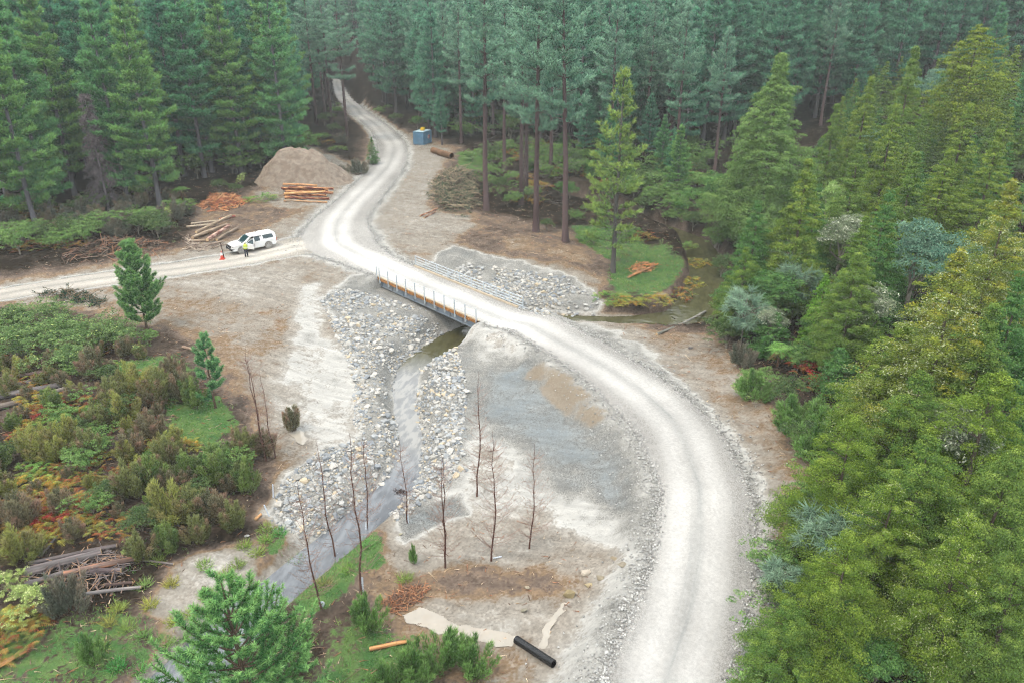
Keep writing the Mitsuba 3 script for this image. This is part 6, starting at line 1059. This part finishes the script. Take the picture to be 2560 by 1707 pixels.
debris('driftwood_heap', 'tangle of small driftwood sticks around the grey trunks at the lower left', 'heap', [(-26.72, 33.12), (-23.35, 34.59), (-21.12, 33.91), (-21.02, 32.03), (-23.02, 30.91), (-25.77, 31.84)], 240, ((.17, .15, .15), (.24, .17, .14), (.12, .10, .10), (.34, .22, .15)), (.4, 1.6), (.012, .04), .35)
debris('root_splinters', 'orange splintered roots on the grass beside the pool', 'splinters', [(13.12, 82.15), (14.97, 84.56), (17.33, 84.85), (16.22, 82.73), (13.67, 80.75)], 160, ((.55, .24, .10), (.62, .34, .17), (.30, .14, .08)), (.3, 1.1), (.02, .06), .5)
debris('pine_bough', 'fallen dark green pine bough between the brambles and the left track', 'branch', [(-47.02, 70.28), (-44.24, 71.13), (-39.92, 68.92), (-38.45, 67.20), (-42.80, 67.59)], 110, ((.12, .09, .06), (.16, .12, .08)), (.8, 2.2), (.015, .03), .7, (.020, .060, .036))
debris('root_heap', 'dark stump roots and branches at the verge behind the vehicle', 'heap', [(-39.44, 88.47), (-35.63, 84.50), (-33.57, 85.86), (-35.20, 83.32), (-37.33, 83.69)], 150, ((.17, .13, .11), (.26, .20, .16), (.40, .34, .28)), (.5, 1.8), (.02, .05), .6)
debris('verge_brash', 'brown brash along the upper verge of the left track', 'brash', [(-51.99, 85.06), (-45.75, 87.98), (-39.74, 85.96), (-38.90, 81.42), (-44.33, 79.56), (-48.19, 77.87)], 360, ((.19, .11, .085), (.26, .20, .16), (.13, .09, .07), (.30, .15, .09)), (.5, 1.8), (.012, .035), .6)

# ---------------------------------------------------------------- stones
SR = np.random.default_rng(9)
def stone_mesh(seed, n=15):
    r = np.random.default_rng(seed); p = unit(r.normal(size=(n, 3))) * r.uniform(.8, 1.05, (n, 1)) * [1, .78, .62]; return trimesh.convex.convex_hull(p)
STONES = [stone_mesh(500 + k) for k in range(14)]
STONE_COLS = [(.46, .46, .445), (.38, .40, .41), (.56, .54, .50), (.28, .305, .33), (.54, .46, .34), (.40, .39, .36)]
for k, c in enumerate(STONE_COLS): surf(f'mat_stone_{k}', c, .9, 0, .22, 4.0, .2)
STONE_PLY = [[mikit.ply(m, f'mat_stone_{k}') for m in STONES] for k in range(6)]
def stone_slope(key, label_key, outline, n_big, n_small, smin, smax, seed_gap=.5):
    labels[key] = {'kind': 'structure'}; q = np.asarray(outline); lo, hi = q.min(0), q.max(0)
    def draw(n, gap):
        p = lo + SR.uniform(size=(n * 14, 2)) * (hi - lo); d, i = poly_dist(p[:, 0], p[:, 1], stream_line)
        ok = (in_poly(p[:, 0], p[:, 1], outline) > 0) & (meshkit.fbm(np.c_[p * .38, 3 + 0 * p[:, 0]], 3, 71) > SR.uniform(.26, .52, len(p))) & (d > stream_line[i, 3] * (.80 if gap else .34))
        p = p[ok]
        if not gap: return p[:n]
        out = []
        for q in p:
            if len(out) < n and (not out or np.min(np.hypot(*(np.asarray(out) - q).T)) > gap): out.append(q)
        return out
    for k, p in enumerate(draw(n_big, seed_gap)):
        s = SR.uniform(smin, smax); c = SR.choice(6, p=[.26, .22, .18, .16, .08, .10])
        scene[f'{key}__stone' + ('' if k == 0 else f'_{k:03d}')] = {**STONE_PLY[c][SR.integers(14)], 'to_world': T().translate([p[0], p[1], H(*p) + .16 * s]).rotate([0, 0, 1], SR.uniform(0, 360)).rotate([1, 0, 0], SR.uniform(-28, 28)).scale([s, s, s])}
    g = Geo()
    for p in draw(n_small, 0):
        m = STONES[SR.integers(14)]; s = SR.uniform(.30, .95) * smin; a = SR.uniform(0, 6.283); R = np.array([[math.cos(a), -math.sin(a), 0], [math.sin(a), math.cos(a), 0], [0, 0, 1]])
        g.add(m.vertices @ R.T * s + [p[0], p[1], H(*p) + .12 * s], m.faces, np.asarray(STONE_COLS[SR.choice(6, p=[.26, .22, .18, .16, .08, .10])]) * .72 * SR.uniform(.75, 1.2))
    scene[key + '__small_stones'] = g.ply('mat_bark'); labels[key + '__small_stones'] = {'kind': 'stuff'}
stone_slope('stone_bank', '', [(-19.08, 70.28), (-17.86, 73.82), (-12.10, 71.22), (-5.80, 68.00), (-7.80, 64.50), (-10.02, 59.84), (-9.08, 51.62), (-7.98, 45.86), (-8.90, 41.82), (-10.63, 38.82), (-12.54, 36.75), (-14.62, 36.97), (-15.23, 41.06), (-13.94, 45.21), (-11.53, 46.99), (-12.86, 55.05), (-16.13, 63.20)], 300, 4600, .20, .42, .40)
stone_slope('stone_bank_001', '', [(-7.19, 64.53), (-4.84, 60.69), (-3.48, 53.02), (-3.62, 46.48), (-2.95, 42.75), (-4.96, 40.65), (-6.40, 38.50), (-7.24, 37.75), (-8.11, 40.40), (-7.01, 44.23), (-7.19, 49.31), (-8.52, 58.42)], 240, 2400, .20, .36, .36)
stone_slope('stone_bank_002', '', [(-7.80, 77.35), (-5.66, 80.93), (-0.78, 81.11), (5.92, 78.49), (9.02, 73.59), (8.66, 71.90), (2.96, 64.38), (0.57, 66.07)], 300, 2800, .22, .42, .44)
def gravel():
    g = Geo(); oc = trimesh.creation.octahedron() if hasattr(trimesh.creation, 'octahedron') else trimesh.convex.convex_hull(np.vstack([np.eye(3), -np.eye(3)]))
    base = np.array(oc.vertices), np.array(oc.faces)
    near = main_line[(main_line[:, 1] < 135)]; tan = unit(np.gradient(near[:, :2], axis=0)); nor = np.c_[-tan[:, 1], tan[:, 0]]
    for k in range(11500):
        i = int(len(near) * SR.uniform() ** 1.5); sgn = SR.choice([-1, 1]); off = near[i, 2] + SR.exponential(.55) - .25; p = near[i, :2] + nor[i] * sgn * off + SR.uniform(-.25, .25, 2)
        bu, bn = (p - BR_A) @ BR_U, (p - BR_A) @ BR_N
        if -.3 < bu < BL + .3 and abs(bn) < 6: continue
        s = SR.uniform(.028, .085) * (1.35 if SR.uniform() < .1 else 1); a = SR.normal(size=(3, 3)); qq, _ = np.linalg.qr(a)
        g.add(base[0] @ qq * s * [1, 1, .8] + [p[0], p[1], H(*p) + .03 + .3 * s], base[1], np.array([.34, .34, .33]) * SR.uniform(.5, 1.35))
    scene['roadside_gravel'] = g.ply('mat_bark'); labels['roadside_gravel'] = {'label': 'loose grey gravel scattered along both edges of the road', 'category': 'gravel', 'kind': 'stuff'}
gravel()
def boulder(v, s, c, lab, seed):
    m = stone_mesh(seed, 11); key = numbered('boulder'); p = on(v, .32 * s); g = Geo(); g.add(m.vertices * s + p, m.faces, np.asarray(c)); g.c[0] = np.array(g.c[0]) * .62 * SR.uniform(.85, 1.2, (len(g.c[0]), 1)); scene[key] = g.ply('mat_bark'); tag(key, lab, 'boulder')
for v, s, c, lab, sd in (((3.01, 30.62), .42, (.33, .27, .16), 'large angular boulder at the head of the pale trickle', 601), ((0.75, 31.59), .22, (.38, .33, .25), 'small block of wood-coloured stone on the brown soil left of the large boulder', 602), ((0.65, 29.91), .22, (.30, .28, .22), 'rounded stone on the mud left of the pale trickle', 603), ((4.06, 31.18), .26, (.46, .38, .24), 'yellowish stone just upslope of the large boulder', 604), ((4.69, 31.53), .30, (.40, .35, .26), 'broken stone in the row right of the large boulder', 605), ((3.98, 32.11), .34, (.52, .46, .38), 'pale slab in the row of stones right of the large boulder', 606), ((5.82, 31.42), .28, (.38, .34, .27), 'brown stone at the upper end of the row beside the road', 607), ((5.54, 32.60), .24, (.44, .37, .27), 'small stone at the upper end of the row beside the road', 608), ((-16.87, 32.25), .24, (.16, .13, .11), 'dark root-like stone lying on the pale sand', 609), ((-15.80, 36.35), .2, (.40, .40, .40), 'grey stone at the lower tip of the stone slope', 610), ((-6.70, 36.65), .16, (.50, .46, .34), 'pale stone on the gravel beside the small sapling', 611), ((15.35, 59.26), .3, (.20, .19, .19), 'dark stone at the hole in the bank by the pool', 612)): boulder(v, s, c, lab, sd)
# tree guards and markers
for k, (v, hgt, r, lean, lab) in enumerate((((-15.28, 40.04), 1.0, .045, 5, 'upper white tree guard beside the stone slope'), ((-15.03, 38.19), .85, .045, -12, 'lower leaning white tree guard beside the stone slope'), ((-8.18, 32.03), .95, .075, 3, 'white sleeve round the foot of the second sapling'), ((-9.07, 38.08), .85, .065, 2, 'white sleeve round the foot of the sapling at the water'), ((-6.38, 37.69), .6, .06, 2, 'white sleeve round the foot of the small sapling'), ((-10.17, 31.02), .16, .14, 8, 'white band tied round the foot of the nearest sapling'), ((-1.07, 34.27), .5, .04, 75, 'white sleeve lying beside the straight sapling'), ((-10.42, 35.86), .22, .07, 20, 'white scrap at the foot of the sapling left of the pair'))):
    key = numbered('tree_guard'); m = trimesh.creation.annulus(r * .9, r, hgt, sections=14); m.apply_translation([0, 0, hgt / 2]); p = on(v, .02 if lean < 60 else .06); put_part(key, m, 'mat_guard', 40, T().translate(p.tolist()).rotate([0, 1, 0], lean)); tag(key, lab, 'tree guard')
key = 'caught_clump'; g = Geo(); spikes(g, SR, SR.normal(0, .12, (40, 3)) * [1.6, 1, .5], unit(SR.normal(size=(40, 3))), 5, .28, .03, .6, (.05, .035, .035)); _p = on((-6.38, 37.69), 2.3); scene[key] = g.ply('mat_bark', to_world=T().translate((_p + [-.25, 0, 0]).tolist())); tag(key, 'dark clump of flood debris hanging in the small sapling', 'debris')

# ---------------------------------------------------------------- muddy water, ground cover
surf('mat_mud', (.41, .375, .32), .12, 0, .14, 1.6, .5, dirt=((.40, .34, .27), .5))
def sheet(key, outline, lift, bsdf):
    q = np.asarray(outline); step = .05; xs, ys = np.arange(q[:, 0].min() - .3, q[:, 0].max() + .3, step), np.arange(q[:, 1].min() - .3, q[:, 1].max() + .3, step); gx, gy = np.meshgrid(xs, ys); x, y = gx.ravel(), gy.ravel(); P = np.c_[x, y, 0 * x]
    s = in_poly(x + .5 * (meshkit.fbm(P * 1.3, 3, 81) - .5), y + .5 * (meshkit.fbm(P * 1.3 + 5, 3, 82) - .5), outline); from scipy.ndimage import uniform_filter
    z = uniform_filter(H(x, y).reshape(gx.shape), 15).ravel() + lift + .06 * np.clip(s, -.3, .3); n = len(xs); i = (np.arange(len(ys) - 1)[:, None] * n + np.arange(n - 1)[None]).ravel(); f = np.vstack([np.c_[i, i + 1, i + n + 1], np.c_[i, i + n + 1, i + n]]); f = f[(s[f] > -.02).all(1)]
    m = trimesh.Trimesh(np.c_[x, y, z], f, process=True); struct(key, m, bsdf, smooth=True)
sheet('muddy_puddle', [(-5.73, 30.20), (-4.95, 30.49), (-3.77, 30.06), (-2.58, 29.17), (-0.57, 28.74), (0.20, 28.27), (0.04, 27.64), (-2.07, 28.01), (-3.88, 28.84), (-5.31, 29.60)], .035, 'mat_mud')
sheet('muddy_trickle', [(2.57, 30.08), (2.85, 30.00), (2.05, 28.62), (1.55, 27.09), (1.20, 27.18), (1.73, 28.81)], .035, 'mat_mud')
sheet('silty_pool', [(-16.15, 47.66), (-15.51, 47.86), (-14.73, 46.73), (-14.73, 45.98), (-15.43, 46.28)], .05, 'mat_mud')
def ground_cover():
    gr, tw = Geo(), Geo(); r = np.random.default_rng(15)
    n = 240000; x, y = r.uniform(-48, 30, n), 18 + 85 * r.uniform(size=n) ** 1.35; G = GRASS_AT(np.c_[y, x]); nz = meshkit.fbm(np.c_[x, y, 0 * x] * .9, 3, 91); k = (G + 1.1 * (nz - .5) > .52) & (r.uniform(size=n) < .55); x, y = x[k], y[k]; z = H(x, y)
    d = np.min([poly_dist(x, y, main_line)[0], poly_dist(x, y, side_line)[0]], 0); k = d > 3.4; x, y, z = x[k], y[k], z[k]; m = len(x)
    c = np.array([.050, .135, .045]) + (np.array([.15, .20, .065]) - [.050, .135, .045]) * np.clip(meshkit.fbm(np.c_[x, y, 0 * x] * .7 + 3, 3, 92)[:, None] * 1.5 - .3 + .2 * r.normal(size=(m, 1)), 0, 1)
    hgt = np.where(r.uniform(size=m) < .12, .42, .20)
    base = np.c_[x, y, z - .01]; dd = unit(np.c_[r.normal(0, .6, (m, 2)), np.ones(m)]); side = unit(np.cross(dd, r.normal(size=(m, 3)))) * .022; tip = base + dd * (hgt * r.uniform(.5, 1.3, m))[:, None]
    for a in range(2):
        o = r.normal(0, .05, (m, 3)) * [1, 1, 0]; gr.add(np.stack([base + o - side, base + o + side, tip + o + r.normal(0, .06, (m, 3))], 1).reshape(-1, 3), np.arange(m * 3).reshape(-1, 3), np.repeat(np.clip(c * r.uniform(.75, 1.25, (m, 1)), 0, 1), 3, 0))
    for v in ((-20.17, 32.23), (-18.77, 32.53), (-20.17, 33.97), (-19.26, 30.90), (-17.45, 33.87), (-16.01, 33.25), (-15.65, 33.98), (-16.41, 31.63), (-15.77, 35.57), (-14.63, 36.08), (-14.86, 35.06), (-14.87, 36.95), (-14.04, 36.70), (-16.95, 30.51), (-17.58, 29.82), (-20.77, 30.46), (-20.84, 29.62), (-19.82, 29.30), (-17.53, 28.54), (-16.96, 29.20), (-20.52, 28.01), (-18.72, 28.85), (-19.13, 26.91), (-18.15, 26.93), (-12.76, 35.35), (-10.38, 32.61), (-8.36, 35.69), (-5.94, 32.78), (-9.27, 33.67), (11.97, 73.64), (10.04, 72.59), (11.21, 74.80), (13.36, 73.81)):   # sedge tussocks on the sand and banks
        p = np.array(v); q = 150; a, s = r.uniform(0, 6.283, q), r.uniform(0, .38, q); b = np.c_[p[0] + s * np.cos(a), p[1] + s * np.sin(a), np.full(q, H(*p)) - .02]; dd = unit(np.c_[np.cos(a) * .8, np.sin(a) * .8, np.full(q, 1.0)] + .3 * r.normal(size=(q, 3))); L = r.uniform(.3, .62, (q, 1)); sd = unit(np.cross(dd, r.normal(size=(q, 3)))) * .02; cc = np.array([.13, .17, .05]) * r.uniform(.6, 1.5, (q, 1)) * (1 + .25 * r.normal(size=(1, 3)) * [1, .3, .3])
        gr.add(np.stack([b - sd, b + sd, b + dd * L + [0, 0, -.05]], 1).reshape(-1, 3), np.arange(q * 3).reshape(-1, 3), np.repeat(np.clip(cc, .01, 1), 3, 0))
    scene['grass'] = gr.ply('mat_leaf'); labels['grass'] = {'label': 'green and straw-coloured grass on the banks and clearings', 'category': 'grass', 'kind': 'stuff'}
    n = 26000; x, y = r.uniform(-52, 34, n), 18 + 110 * r.uniform(size=n) ** 1.5; U = SOIL_AT(np.c_[y, x]); k = (U < .52) & (r.uniform(size=n) < np.where(U < .4, .8, .35)); x, y = x[k], y[k]; d = np.min([poly_dist(x, y, main_line)[0], poly_dist(x, y, side_line)[0], poly_dist(x, y, stream_line)[0]], 0); k = d > 3.3; x, y = x[k], y[k]; m = len(x); z = H(x, y)
    a = r.uniform(0, 6.283, m); L = r.uniform(.08, .55, m) * np.where(r.uniform(size=m) < .06, 3, 1); dd = np.c_[np.cos(a), np.sin(a), r.normal(0, .12, m)]; c0 = np.c_[x, y, z + .03]; sd = np.c_[-np.sin(a), np.cos(a), 0 * a] * r.uniform(.012, .035, (m, 1)); up = np.tile([0, 0, .03], (m, 1))
    cc = np.array([(.22, .13, .09), (.34, .25, .17), (.13, .09, .07), (.46, .36, .26), (.30, .14, .08)])[r.integers(0, 5, m)] * r.uniform(.7, 1.3, (m, 1))
    v = np.stack([c0 - dd * L[:, None] / 2 - sd, c0 - dd * L[:, None] / 2 + sd, c0 + dd * L[:, None] / 2, c0 + up], 1); i = np.arange(m)[:, None] * 4; tw.add(v.reshape(-1, 3), np.vstack([i + [0, 2, 3], i + [2, 1, 3], i + [1, 0, 3]]), np.repeat(cc, 4, 0))
    scene['twigs'] = tw.ply('mat_bark'); labels['twigs'] = {'label': 'twigs and wood chips strewn over the bare soil', 'category': 'twigs', 'kind': 'stuff'}
ground_cover()

# ---------------------------------------------------------------- moist air
scene['air'] = {'type': 'homogeneous', 'albedo': {'type': 'rgb', 'value': [.90, .955, .97]}, 'sigma_t': .00036}
scene['haze'] = {'type': 'cube', 'to_world': T().translate([0, 170, 35]).scale([440, 400, 45]), 'bsdf': {'type': 'null'}, 'interior': {'type': 'ref', 'id': 'air'}}
labels['haze'] = {'label': 'thin moist haze over the valley', 'category': 'haze', 'kind': 'stuff'}
scene['camera']['medium'] = {'type': 'ref', 'id': 'air'}
